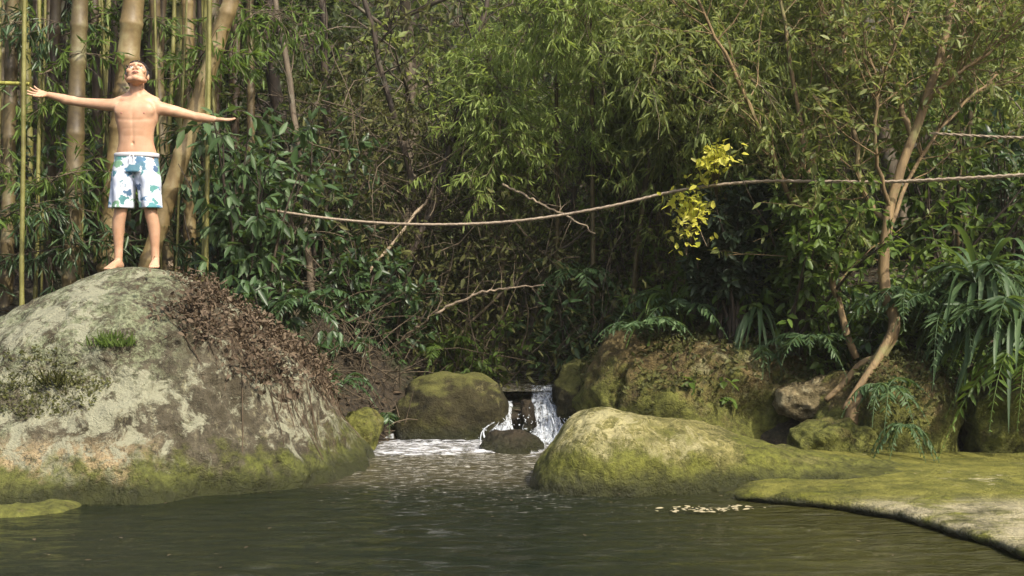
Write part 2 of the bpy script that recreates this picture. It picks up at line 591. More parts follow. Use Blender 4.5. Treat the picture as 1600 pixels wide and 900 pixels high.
def watermat():
    m, nt, bs, out = newmat('murky stream water')
    co = objco(nt)
    sx = nd(nt, 'ShaderNodeSeparateXYZ')
    nt.links.new(co, sx.inputs[0])
    x, y = sx.outputs[0], sx.outputs[1]
    n0 = noise(nt, 1.6, 4, .6, co)
    yy = mth(nt, 'ADD', y, mth(nt, 'MULTIPLY', mth(nt, 'SUBTRACT', n0, .5), 1.2))
    shal = mrange(nt, yy, 8.9, 10.0)
    c = mix(nt, shal, (.009, .012, .004), (.052, .046, .024))
    right = mrange(nt, mth(nt, 'SUBTRACT', x, mth(nt, 'MULTIPLY', n0, 1.0)), .1, 1.6)
    right = mth(nt, 'MULTIPLY', right, mrange(nt, y, 9.4, 8.6))
    c = mix(nt, mth(nt, 'MULTIPLY', right, .8), c, (.042, .040, .010))
    # foam flecks off the falls, and pale ripple glints painted into the colour
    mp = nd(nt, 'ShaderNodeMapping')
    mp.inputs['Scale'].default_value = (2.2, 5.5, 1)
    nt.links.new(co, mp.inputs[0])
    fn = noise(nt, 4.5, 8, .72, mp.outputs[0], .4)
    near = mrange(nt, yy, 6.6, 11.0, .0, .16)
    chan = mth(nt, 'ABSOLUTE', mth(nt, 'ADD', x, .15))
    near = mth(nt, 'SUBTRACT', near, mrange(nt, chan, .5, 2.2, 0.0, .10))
    foam_glint = ramp(nt, mth(nt, 'ADD', fn, near), [(.65, 0.0), (.78, .65)])
    c = mix(nt, foam_glint, c, (.50, .48, .42))
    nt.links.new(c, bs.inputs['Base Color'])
    nt.links.new(mth(nt, 'ADD', mth(nt, 'MULTIPLY', foam_glint, .5), .06), bs.inputs['Roughness'])
    bs.inputs['IOR'].default_value = 1.33
    mp2 = nd(nt, 'ShaderNodeMapping')
    mp2.inputs['Scale'].default_value = (1.0, 2.0, 1)
    nt.links.new(co, mp2.inputs[0])
    w1 = noise(nt, 4.2, 5, .62, mp2.outputs[0], .8)
    w2 = noise(nt, 17, 3, .5, mp2.outputs[0], .3)
    bump(nt, bs, mth(nt, 'ADD', w1, mth(nt, 'MULTIPLY', w2, .14)), 1.0, .075)
    return m


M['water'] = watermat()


def foammat(name, stretch, lo, hi, col=(.80, .84, .88)):
    m, nt, bs, out = newmat(name)
    co = objco(nt)
    mp = nd(nt, 'ShaderNodeMapping')
    mp.inputs['Scale'].default_value = stretch
    nt.links.new(co, mp.inputs[0])
    n = noise(nt, 9, 7, .7, mp.outputs[0], .4)
    bs.inputs['Base Color'].default_value = (*col, 1)
    bs.inputs['Roughness'].default_value = .35
    tr = nd(nt, 'ShaderNodeBsdfTransparent')
    mx = nd(nt, 'ShaderNodeMixShader')
    nt.links.new(ramp(nt, n, [(lo, .06), (hi, .95)]), mx.inputs[0])
    nt.links.new(tr.outputs[0], mx.inputs[1])
    nt.links.new(bs.outputs[0], mx.inputs[2])
    nt.links.new(mx.outputs[0], out.inputs['Surface'])
    bump(nt, bs, n, .8, .04)
    return m


M['fall'] = foammat('falling white water', (2.6, 1.0, .5), .42, .66, (.70, .75, .80))
M['foam'] = foammat('churned foam', (.9, 2.6, 1.0), .45, .62, (.72, .74, .78))


# ------------------------------------------------------------------ setting: ground, water
def sstep(a, b, x):
    t = np.clip((x - a) / (b - a), 0, 1)
    return t * t * (3 - 2 * t)


def terr(x, y, fine=True):
    x, y = np.asarray(x, float), np.asarray(y, float)
    hw = 9.0 + (0.95 - 9.0) * np.where(x > 0, sstep(9.6, 11.6, y), sstep(7.6, 10.6, y))
    cx = .15 + .08 * np.clip(y - 12, 0, 12)
    ax = np.abs(x - cx)
    out = ax - hw
    bed = -.65 + .95 * sstep(11.4, 13.2, y) + .07 * np.clip(y - 13, 0, 100)
    bank = sstep(-.15, 1.3, out) * (0.95 + 0 * x) + .13 * np.clip(out - .8, 0, 40)
    bank = bank + np.where(y < 10.6, .25 * sstep(.0, 2.0, out), 0)
    hill = .85 * np.clip(y - 19.5, 0, 22) + .5 * np.clip(np.abs(x) - 17, 0, 30) + .4 * np.clip(-15 - y, 0, 25) + .35 * sstep(-13, -16, y)
    z = bed + bank * sstep(-30, -10, y + 20 * 0) + hill
    p = np.stack([x, y, 0 * x], -1).reshape(-1, 3)
    z = z + (.16 * fbm(p, .7, 4, 3)).reshape(x.shape) * sstep(-.3, .8, out)
    if fine:
        z = z + (.5 * fbm(p, .16, 3, 9)).reshape(x.shape) * sstep(14, 22, np.maximum(y, np.abs(x)))
    return z


gx = np.concatenate([np.linspace(-70, -9, 40), np.linspace(-8.8, 8.8, 120), np.linspace(9, 70, 40)])
gy = np.concatenate([np.linspace(-60, 4, 36), np.linspace(4.3, 20, 110), np.linspace(20.4, 90, 70)])
GX, GY = np.meshgrid(gx, gy, indexing='ij')
mb = MB()
mb.grid(np.stack([GX, GY, terr(GX, GY)], -1)[:, ::-1])
ground = tag(mb.build('ground', M['ground']), kind='structure')

wx = np.concatenate([np.linspace(-12, -4.6, 30), np.linspace(-4.5, 4.5, 240), np.linspace(4.6, 12, 30)])
wy = np.concatenate([np.linspace(-16, 5, 60), np.linspace(5.1, 12.6, 260)])
WX, WY = np.meshgrid(wx, wy, indexing='ij')
wp = np.stack([WX, WY, 0 * WX], -1)
chop = .35 + .65 * sstep(7.0, 10.6, WY) * (1 - sstep(1.0, 2.2, np.abs(WX + .3)))
WZ = (.017 * fbm((wp * [1.6, 3.4, 1]).reshape(-1, 3), 1.0, 2, 21) + .008 * fbm((wp * [4.2, 8.0, 1]).reshape(-1, 3), 1.0, 2, 25)).reshape(WX.shape) * chop
mb = MB()
mb.grid(np.stack([WX, WY, WZ], -1)[:, ::-1])
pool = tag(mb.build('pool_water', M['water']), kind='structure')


# ------------------------------------------------------------------ rocks
def rock_obj(name, v, q, t, mat, label, cat='boulder', group=None):
    b = MB()
    b.add(v, q, t)
    o = b.build(name, mat)
    return tag(o, label, cat, group)


def ring_rock(name, rows, mat, label, seed, amp=.06, n=150, m=90, expo=2.2, flat=None, cat='boulder', noise_scale=1.1):
    """rows: z, left x, right x, front y, back y (from the foot up); a closed rounded stone."""
    rows = np.asarray(rows, float)
    zs = rows[:, 0]
    s = np.linspace(0, 1, len(rows))
    ss = np.linspace(0, 1, m)

    def ip(c):
        return bez(np.stack([s, rows[:, c], 0 * s], -1), m)[:, 1]
    Z, Lx, Rx, Fy, By = (ip(c) for c in range(5))
    th = np.linspace(0, 2 * math.pi, n, endpoint=False)
    ct, st = np.cos(th), np.sin(th)
    ce = np.sign(ct) * np.abs(ct) ** (2 / expo)
    se = np.sign(st) * np.abs(st) ** (2 / expo)
    cx, cy = (Lx + Rx) / 2, (Fy + By) / 2
    # centre of each side kept where the widest spot is
    X = cx[:, None] + np.where(ce > 0, (Rx - cx)[:, None], (cx - Lx)[:, None]) * ce
    Y = cy[:, None] + np.where(se > 0, (By - cy)[:, None], (cy - Fy)[:, None]) * se
    V = np.stack([X, Y, np.broadcast_to(Z[:, None], X.shape)], -1)
    c = np.stack([cx, cy, Z], -1)[:, None, :]
    d = nrm(V - c + np.array([0, 0, .25]))
    f = V.reshape(-1, 3)
    nz = amp * fbm(f, noise_scale, 5, seed, .52) + amp * .8 * -np.abs(fbm(f * [1, 1, .6], noise_scale * 1.7, 3, seed + 40))
    nz = nz + amp * .10 * fbm(f, 9.0, 3, seed + 60) 
    if flat is not None:
        nz = nz * np.clip(np.linalg.norm((f - flat) * [1, 1, 1], axis=1) / .8, .12, 1)
    f = f + d.reshape(-1, 3) * nz[:, None]
    i, j = np.meshgrid(np.arange(m - 1), np.arange(n), indexing='ij')
    j2 = (j + 1) % n
    q = np.stack([i * n + j, i * n + j2, (i + 1) * n + j2, (i + 1) * n + j], -1).reshape(-1, 4)
    top = f[-n:].mean(0) + [0, 0, .01]
    f = np.concatenate([f, [top]])
    k = np.arange(n)
    t = np.stack([(m - 1) * n + k, (m - 1) * n + (k + 1) % n, np.full(n, m * n)], -1)
    return rock_obj(name, f, q, t, mat, label, cat)


FEET = P(213, 418, 10.2)
boulder = ring_rock('boulder', [
    (-.60, -6.7, -.98, 8.15, 13.2),
    (.05, -6.2, -1.17, 8.38, 12.8),
    (.50, -5.5, -1.42, 8.64, 12.4),
    (.90, -4.75, -1.70, 8.99, 11.8),
    (1.25, -4.08, -2.10, 9.34, 11.3),
    (1.45, -3.70, -2.44, 9.60, 11.0),
    (1.58, -3.46, -2.71, 9.80, 10.75),
    (1.655, -3.32, -2.85, 9.93, 10.6),
    (1.675, -3.15, -3.02, 10.15, 10.45)], M['rock_big'],
    'huge pale lichen spotted boulder that the man stands on', 5, .115, 420, 240, 2.1, FEET, noise_scale=1.15)


def long_rock(name, secs, mat, label, seed, amp=.04, n=120, m=260, expo=2.3):
    """secs: x, top z, front y, back y; a stone lying along x, its foot under the water."""
    secs = np.asarray(secs, float)
    s = np.linspace(0, 1, len(secs))
    X, T, F, B = (bez(np.stack([s, secs[:, c], 0 * s], -1), m)[:, 1] for c in range(4))
    th = np.linspace(0, 2 * math.pi, n, endpoint=False)
    ct, st = np.cos(th), np.sin(th)
    ce = np.sign(ct) * np.abs(ct) ** (2 / expo)
    se = np.sign(st) * np.abs(st) ** (2 / expo)
    bot = -.45
    cy, cz = (F + B) / 2, (T + bot) / 2
    Y = cy[:, None] + ((B - F) / 2)[:, None] * ce
    Z = cz[:, None] + ((T - bot) / 2)[:, None] * se
    V = np.stack([np.broadcast_to(X[:, None], Y.shape), Y, Z], -1)
    c = np.stack([X, cy, cz], -1)[:, None, :]
    d = nrm(V - c)
    f = V.reshape(-1, 3)
    nz = amp * fbm(f, 1.6, 5, seed, .55) - amp * .6 * np.abs(fbm(f, 3.0, 3, seed + 30)) + amp * .15 * fbm(f, 12, 3, seed + 50)
    f = f + d.reshape(-1, 3) * nz[:, None]
    i, j = np.meshgrid(np.arange(m - 1), np.arange(n), indexing='ij')
    j2 = (j + 1) % n
    q = np.stack([i * n + j, (i + 1) * n + j, (i + 1) * n + j2, i * n + j2], -1).reshape(-1, 4)
    f = np.concatenate([f, [f[:n].mean(0)], [f[(m - 1) * n:m * n].mean(0)]])
    k = np.arange(n)
    t = np.concatenate([np.stack([np.full(n, m * n), k, (k + 1) % n], -1),
                        np.stack([np.full(n, m * n + 1), (m - 1) * n + (k + 1) % n, (m - 1) * n + k], -1)])
    return rock_obj(name, f, q, t, mat, label)


mossy = long_rock('boulder', [
    (.14, .02, 9.25, 9.75), (.20, .17, 9.12, 9.95), (.30, .32, 9.02, 10.1), (.44, .50, 8.95, 10.2),
    (.62, .585, 8.92, 10.3), (.90, .565, 8.93, 10.3), (1.25, .50, 9.02, 10.3), (1.6, .42, 9.08, 10.3),
    (1.95, .33, 9.05, 10.25), (2.45, .23, 9.0, 10.2), (2.95, .15, 9.0, 10.1), (3.6, .07, 9.1, 10.0)], M['rock_moss'],
    'long low yellow mossy boulder at the water edge right of the cascade', 11, .05)


def blob_rock(name, c, r, mat, label, seed, amp=.18, expo=2.4, n=80, m=50, cat='boulder', group=None):
    c, r = np.asarray(c, float), np.asarray(r, float)
    ph = np.linspace(-math.pi / 2 + .02, math.pi / 2 - .02, m)
    th = np.linspace(0, 2 * math.pi, n, endpoint=False)
    PH, TH = np.meshgrid(ph, th, indexing='ij')
    e = 2 / expo

    def sp(a):
        return np.sign(a) * np.abs(a) ** e
    d = np.stack([sp(np.cos(PH)) * sp(np.cos(TH)), sp(np.cos(PH)) * sp(np.sin(TH)), sp(np.sin(PH))], -1).reshape(-1, 3)
    p = d * r
    dn = nrm(d)
    s = r.mean()
    nz = amp * s * (fbm(p, 1.1 / s, 5, seed, .52) - .8 * np.abs(fbm(p, 2.0 / s, 3, seed + 30)))
    f = c + p + dn * nz[:, None]
    i, j = np.meshgrid(np.arange(m - 1), np.arange(n), indexing='ij')
    j2 = (j + 1) % n
    q = np.stack([i * n + j, i * n + j2, (i + 1) * n + j2, (i + 1) * n + j], -1).reshape(-1, 4)
    f = np.concatenate([f, [f[:n].mean(0)], [f[(m - 1) * n:m * n].mean(0)]])
    k = np.arange(n)
    t = np.concatenate([np.stack([np.full(n, m * n), (k + 1) % n, k], -1),
                        np.stack([np.full(n, m * n + 1), (m - 1) * n + k, (m - 1) * n + (k + 1) % n], -1)])
    return rock_obj(name, f, q, t, mat, label, cat, group)


rk_fall = blob_rock('boulder', P(704, 660, 12.1) + [0, .5, -.08], (.58, .62, .54), M['rock_dark'],
                    'dark rounded wet boulder in the stream left of the waterfall', 21, .12, 2.6)
blob_rock('rock', P(800, 708, 11.2) + [0, .2, -.04], (.30, .26, .22), M['rock_wet'],
          'small dark wet rock in the foam below the waterfall', 23, .22, 2.2, cat='rock')
blob_rock('rock', P(822, 658, 12.25) + [.0, .22, -.1], (.09, .24, .32), M['rock_wet'],
          'dark upright rock that splits the waterfall in two', 24, .2, 2.3, cat='rock')
blob_rock('rock', P(588, 655, 12.4) + [0, .3, -.05], (.22, .35, .33), M['rock_dark'],
          'dark wet rock between the huge boulder and the stream boulder', 25, .2, 2.3, cat='rock')
blob_rock('rock', P(905, 640, 12.4) + [0, .5, -.1], (.30, .7, .52), M['rock_dark'],
          'dark rock beside the right edge of the waterfall', 26, .2, 2.3, cat='rock')
blob_rock('rock', P(560, 672, 11.3) + [0, .2, -.05], (.2, .3, .22), M['rock_bank'],
          'mossy stone wedged beside the right foot of the huge boulder', 27, .2, 2.3, cat='rock')
blob_rock('rock', np.array([-3.95, 8.42, -.06]), (.95, .38, .13), M['rock_bank'],
          'flat dark slab lying in the water along the left foot of the huge boulder', 35, .12, 3.0, 120, 40, cat='rock')
bank_rock = blob_rock('boulder', P(1150, 625, 11.5) + [0, .8, -.15], (1.32, 1.0, .80), M['rock_bank'],
                      'wide brown overgrown boulder behind the yellow mossy boulder', 28, .2, 2.8, 120, 70)
blob_rock('boulder', P(985, 610, 11.5) + [0, .6, -.2], (.45, .6, .68), M['rock_bank'],
          'brown mossy boulder with a fern on top between the waterfall and the bank', 29, .2, 2.6)
blob_rock('rock', P(1285, 622, 11.0) + [0, .35, -.03], (.34, .34, .20), M['rock_pale'],
          'pale tan rock beneath the roots of the leaning tree', 30, .2, 2.4, cat='rock')
blob_rock('rock', P(1312, 686, 10.3) + [0, .2, -.06], (.40, .30, .19), M['rock_bank'],
          'low brown rock in front of the foot of the leaning tree', 31, .2, 2.4, cat='rock')
round_rock = blob_rock('boulder', P(1440, 655, 10.4) + [0, .55, -.15], (.50, .58, .66), M['rock_bank'],
                       'rounded brown boulder under the hanging ferns', 32, .12, 2.5)
blob_rock('boulder', P(1352, 655, 10.75) + [0, .50, -.2], (.40, .46, .58), M['rock_bank'],
          'brown mossy boulder behind the roots of the leaning tree', 36, .16, 2.5)
blob_rock('boulder', P(1585, 650, 10.3) + [.2, .5, -.1], (.45, .5, .5), M['rock_bank'],
          'brown boulder at the back corner of the green stone ledge', 33, .18, 2.5)
blob_rock('boulder', P(640, 560, 14.5) + [0, .4, 0], (.9, .7, .5), M['rock_dark'],
          'dark boulder under the brown thicket behind the stream', 34, .2, 2.4)

# ledge
mb = MB()
Fc = bez([(1.0, 8.95), (1.45, 8.72), (1.85, 8.52), (2.25, 8.25), (2.5, 7.95), (2.64, 7.45), (2.78, 6.85), (2.95, 6.2), (3.3, 4.6)], 90)[:, :2] if False else None
cp = np.array([(1.15, 9.15, 0), (1.5, 8.85, 0), (1.88, 8.56, 0), (2.25, 8.25, 0), (2.5, 7.95, 0), (2.64, 7.45, 0), (2.78, 6.85, 0), (2.95, 6.2, 0), (3.3, 4.6, 0)])
Fc = bez(cp, 110)
Fc[:, :2] += .045 * np.stack([fbm(Fc, 3.0, 3, 77), fbm(Fc, 3.0, 3, 78)], -1)
Bc = bez([(1.2, 10.2, 0), (2.4, 10.4, 0), (3.6, 10.4, 0), (5.5, 10.0, 0), (7.5, 8.5, 0), (9, 4.6, 0)], 110)
rows = []
nrm2 = nrm(np.stack([-np.gradient(Fc[:, 1]), np.gradient(Fc[:, 0]), 0 * Fc[:, 0]], -1))
inward = nrm(Bc - Fc)
for dz, off in ((-.6, .10), (-.02, .08), (.0, .025), (.03, .0), (.055, .010), (.068, .035)):
    r = Fc + inward * off
    r[:, 2] = dz - .16 * (1 - sstep(.0, .22, np.linspace(0, 1, 110)))
    rows.append(r)
for v in np.linspace(.035, 1, 60):
    r = Fc * (1 - v) + Bc * v
    r[:, 2] = .072 - .16 * (1 - sstep(.0, .22, np.linspace(0, 1, 110))) * (1 - v) + .07 * v + .012 * fbm(r, 1.6, 4, 55) + .03 * sstep(.35, 1, v) * fbm(r, 1.0, 3, 56)
    rows.append(r)
mb.grid(np.array(rows)[:, ::-1])
tag(mb.build('stone_ledge', M['ledge']), 'low flat algae covered stone ledge running along the right edge of the pool', 'ledge')

# ------------------------------------------------------------------ falling and churning water
def sheet(path, widths, seed, nx=9, rough=.03):
    p = bez(path, 26)
    w = np.interp(np.linspace(0, 1, 26), np.linspace(0, 1, len(widths)), widths)
    u = np.linspace(-1, 1, nx)
    pts = np.zeros((26, nx, 3))
    pts[:, :, 0] = p[:, 0:1] + w[:, None] * u
    pts[:, :, 1] = p[:, 1:2] + .05 * u ** 2
    pts[:, :, 2] = p[:, 2:3]
    f = pts.reshape(-1, 3)
    f = f + np.stack([.4 * fbm(f, 6, 3, seed), fbm(f, 5, 3, seed + 1), .5 * fbm(f, 6, 3, seed + 2)], -1) * rough
    return f.reshape(pts.shape)


mb = MB()
for k, (a, b, c, w) in enumerate([
        ((848, 604, 13.1), (850, 628, 12.7), (872, 694, 12.05), (.13, .12, .14, .22)),
        ((862, 608, 13.0), (862, 640, 12.6), (855, 692, 11.95), (.10, .09, .12, .2)),
        ((880, 636, 12.6), (884, 660, 12.4), (885, 697, 11.85), (.05, .07, .09, .13)),
        ((795, 628, 12.7), (790, 652, 12.3), (786, 688, 11.9), (.04, .06, .08, .13)),
        ((778, 655, 12.3), (775, 668, 12.15), (770, 690, 11.85), (.03, .05, .07, .10))]):
    A, B, C = P(*a), P(*b), P(*c)
    C[2] = max(C[2], .0)
    mb.grid(sheet([A + [0, .35, -.03], A, B, (B + C) / 2 + [0, -.02, .0], C], (w[0],) + w, 60 + k * 5))
srg = np.random.default_rng(17)
for k in range(20):
    a, b, c = [((848, 606, 13.0), (854, 632, 12.6), (872, 694, 11.95)), ((838, 606, 13.0), (840, 640, 12.55), (848, 694, 11.9)),
               ((795, 628, 12.65), (790, 654, 12.25), (784, 690, 11.85)), ((880, 630, 12.6), (886, 660, 12.35), (890, 698, 11.8))][k % 4]
    o = srg.normal() * np.array([.07, .02, 0])
    A, B, C = P(*a) + o * .8, P(*b) + o + srg.normal(size=3) * .02, P(*c) + o * 2.2 + srg.normal(size=3) * .03
    mb.tube(bez([A, B, (B + C) / 2 + srg.normal(size=3) * .03 + [0, -.03, .02], C], 12), np.linspace(.004, .009, 12) * srg.uniform(.4, 1.3), 5)
for k in range(260):
    c = P(*[(872, 690, 11.9), (850, 690, 11.85), (786, 686, 11.8), (840, 660, 12.2)][k % 4]) + srg.normal(size=3) * [.13, .08, .05]
    c[2] = abs(c[2]) + .02
    ball(mb, c, np.full(3, srg.uniform(.003, .009)), None, 6, 4)
A, B = P(604, 628, 12.7), P(604, 665, 12.3)
mb.grid(sheet([A + [0, .3, .02], A, B, B + [0, -.25, -.1]], (.04, .05, .06, .09), 95))
tag(mb.build('waterfall_water', M['fall']), kind='structure')

# churned foam lying on the pool below the falls
mb = MB()
ux, uy = np.linspace(0, 1, 90), np.linspace(0, 1, 46)
UX, UY = np.meshgrid(ux, uy, indexing='ij')
px = 560 + UX * 320
yy = 10.95 + UY * 1.35
X = (px - 800) / FPX * 11.4
pt = np.stack([X, yy, 0 * X], -1).reshape(-1, 3)
edge = np.minimum(np.minimum(UX, 1 - UX) * 6, np.minimum(UY, 1 - UY) * 5).clip(0, 1).reshape(-1)
pt[:, 2] = -.02 + (.045 + .030 * fbm(pt * [.6, 1.6, 1], 4.0, 5, 70) + .006 * fbm(pt, 14, 3, 71)) * edge
mb.grid(pt.reshape(90, 46, 3)[:, ::-1])
tag(mb.build('foam', M['foam']), 'white churned foam spread on the stream below the waterfall', 'foam', kind='stuff')

# upper stream behind the falls
mb = MB()
ux = np.linspace(-.5, .5, 20)
uy = np.linspace(12.9, 19, 50)
UX, UY = np.meshgrid(ux, uy, indexing='ij')
CX = .15 + .08 * np.clip(UY - 12, 0, 12)
Z = np.maximum(.40, -.65 + .95 + .07 * np.clip(UY - 13, 0, 100) + .12)
mb.grid(np.stack([CX + UX * 1.5 + .12, UY, Z + .012 * fbm(np.stack([UX, UY, Z], -1).reshape(-1, 3), 3, 3, 4).reshape(UX.shape)], -1)[:, ::-1])
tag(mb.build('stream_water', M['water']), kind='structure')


def bvh_of(objs):
    vs, ps, b = [], [], 0
    for o in objs:
        me = o.data
        v = np.zeros(len(me.vertices) * 3, np.float32)
        me.vertices.foreach_get('co', v)
        v = v.reshape(-1, 3)
        vs += [tuple(x) for x in v]
        ps += [tuple(i + b for i in p.vertices) for p in me.polygons]
        b = len(vs)
    return BVHTree.FromPolygons(vs, ps)


ROCKS = [o for o in bpy.data.objects if o.get('category') in ('boulder', 'rock', 'ledge')]
BV = bvh_of(ROCKS + [ground])
BVB = bvh_of([boulder])


def ground_z(x, y, bv=None, zmax=6.0):
    h = (bv or BV).ray_cast(Vector((x, y, zmax)), Vector((0, 0, -1)))
    return (h[0].z, h[1]) if h[0] is not None else (float(terr(np.array([x]), np.array([y]))[0]), Vector((0, 0, 1)))


# ------------------------------------------------------------------ person
def skinmat():
    m, nt, bs, out = newmat('warm skin')
    n = noise(nt, 9, 5, .6, objco(nt))
    n2 = noise(nt, 2.5, 2, .5, objco(nt))
    c = ramp(nt, n, [(.35, (.40, .24, .145)), (.65, (.53, .34, .222))])
    c = mix(nt, mth(nt, 'MULTIPLY', n2, .35), c, (.48, .22, .125))
    nt.links.new(c, bs.inputs['Base Color'])
    bs.inputs['Roughness'].default_value = .48
    bs.inputs['Specular IOR Level'].default_value = .35
    bs.inputs['Subsurface Weight'].default_value = .12
    bs.inputs['Subsurface Radius'].default_value = (.02, .008, .004)
    bs.inputs['Subsurface Scale'].default_value = .5
    return m


def shortsmat():
    m, nt, bs, out = newmat('printed shorts cloth')
    co = objco(nt)
    mp = nd(nt, 'ShaderNodeMapping')
    mp.inputs['Scale'].default_value = (1, .6, 1)
    nt.links.new(co, mp.inputs[0])
    sx = nd(nt, 'ShaderNodeSeparateXYZ')
    nt.links.new(co, sx.inputs[0])
    n1 = noise(nt, 12, 3, .6, mp.outputs[0], .5)
    wn_ = nd(nt, 'ShaderNodeTexNoise')
    wn_.inputs['Scale'].default_value = 22
    wn_.inputs['Detail'].default_value = 3
    nt.links.new(mp.outputs[0], wn_.inputs['Vector'])
    wv = nd(nt, 'ShaderNodeVectorMath', operation='MULTIPLY_ADD')
    nt.links.new(wn_.outputs['Color'], wv.inputs[0])
    wv.inputs[1].default_value = (.10, .10, .10)
    nt.links.new(mp.outputs[0], wv.inputs[2])
    v = nd(nt, 'ShaderNodeTexVoronoi')
    v.inputs['Scale'].default_value = 12
    v.inputs['Randomness'].default_value = 1
    nt.links.new(wv.outputs[0], v.inputs['Vector'])
    blot = mth(nt, 'ADD', v.outputs['Distance'], mth(nt, 'MULTIPLY', mth(nt, 'SUBTRACT', n1, .5), .9))
    up = mrange(nt, sx.outputs[2], .70, .84, -.02, .22)
    low = mrange(nt, sx.outputs[2], .60, .52, 0.0, .20)
    f = ramp(nt, mth(nt, 'SUBTRACT', blot, mth(nt, 'ADD', up, low)), [(.29, .95), (.38, 0.0)])
    pick = nd(nt, 'ShaderNodeSeparateColor')
    nt.links.new(v.outputs['Color'], pick.inputs[0])
    col = ramp(nt, pick.outputs[0], [(.0, (.03, .07, .16)), (.30, (.04, .17, .28)), (.55, (.05, .25, .17)), (.78, (.05, .12, .24)), (.9, (.13, .28, .16))])
    base = mix(nt, ramp(nt, noise(nt, 5, 3, .6, co), [(.45, 0.0), (.6, .55)]), (.56, .59, .64), (.42, .50, .68))
    c = mix(nt, f, base, col)
    nt.links.new(c, bs.inputs['Base Color'])
    bs.inputs['Roughness'].default_value = .75
    n = noise(nt, 14, 4, .6, mp.outputs[0])
    bump(nt, bs, n, .35, .01)
    return m


M['skin'] = skinmat()
M['shorts'] = shortsmat()
M['hair'] = plain('black hair', (.014, .010, .008), .5, .4)
M['eye_white'] = plain('eye white', (.75, .73, .70), .2)
M['iris'] = plain('dark iris', (.02, .012, .008), .15)
M['lip'] = plain('lip', (.36, .16, .11), .5)


def rings(b, secs, n=20, sub=3):
    """secs: (centre xyz, axis u * radius, axis v * radius) - a closed loft through elliptical sections."""
    C = np.array([s[0] for s in secs], float)
    U = np.array([s[1] for s in secs], float)
    V = np.array([s[2] for s in secs], float)
    k = (len(secs) - 1) * sub + 1
    C, U, V = bez(C, k), bez(U, k), bez(V, k)
    th = np.linspace(0, 2 * math.pi, n, endpoint=False)
    pts = C[:, None] + U[:, None] * np.cos(th)[None, :, None] + V[:, None] * np.sin(th)[None, :, None]
    i, j = np.meshgrid(np.arange(k - 1), np.arange(n), indexing='ij')
    j2 = (j + 1) % n
    q = np.stack([i * n + j, i * n + j2, (i + 1) * n + j2, (i + 1) * n + j], -1).reshape(-1, 4)
    v = np.concatenate([pts.reshape(-1, 3), C[:1], C[-1:]])
    t = []
    for a in range(n):
        a2 = (a + 1) % n
        t += [(k * n, a2, a), (k * n + 1, (k - 1) * n + a, (k - 1) * n + a2)]
    b.add(v, q, t)


def limb(b, pts, rad, squash=None, n=18, sub=4):
    """tapered limb through joints pts, radii rad; squash: depth factor per joint"""
    p = np.asarray(pts, float)
    k = (len(p) - 1) * sub + 1
    pp = bez(p, k)
    rr = np.interp(np.linspace(0, 1, k), np.linspace(0, 1, len(rad)), rad)
    b.tube(pp, rr, n)


def fuse(b, name, mat, parent, voxel, smooth=4, factor=.5, cut=None):
    """One continuous skin over the overlapping shapes of b."""
    o = b.build(name, None)
    md = o.modifiers.new('r', 'REMESH')
    md.mode = 'VOXEL'
    md.voxel_size = voxel
    sm = o.modifiers.new('s', 'SMOOTH')
    sm.factor, sm.iterations = factor, smooth
    dg = bpy.context.evaluated_depsgraph_get()
    dg.update()
    me = bpy.data.meshes.new_from_object(o.evaluated_get(dg))
    o.modifiers.clear()
    old = o.data
    o.data = me
    bpy.data.meshes.remove(old)
    me.name = name
    me.materials.clear()
    me.materials.append(mat)
    me.polygons.foreach_set('use_smooth', np.ones(len(me.polygons), bool))
    if parent is not None:
        o.parent = parent
    return o


def rx(a):
    return np.array([[1, 0, 0], [0, math.cos(a), -math.sin(a)], [0, math.sin(a), math.cos(a)]])


def rz_(a):
    return np.array([[math.cos(a), -math.sin(a), 0], [math.sin(a), math.cos(a), 0], [0, 0, 1]])


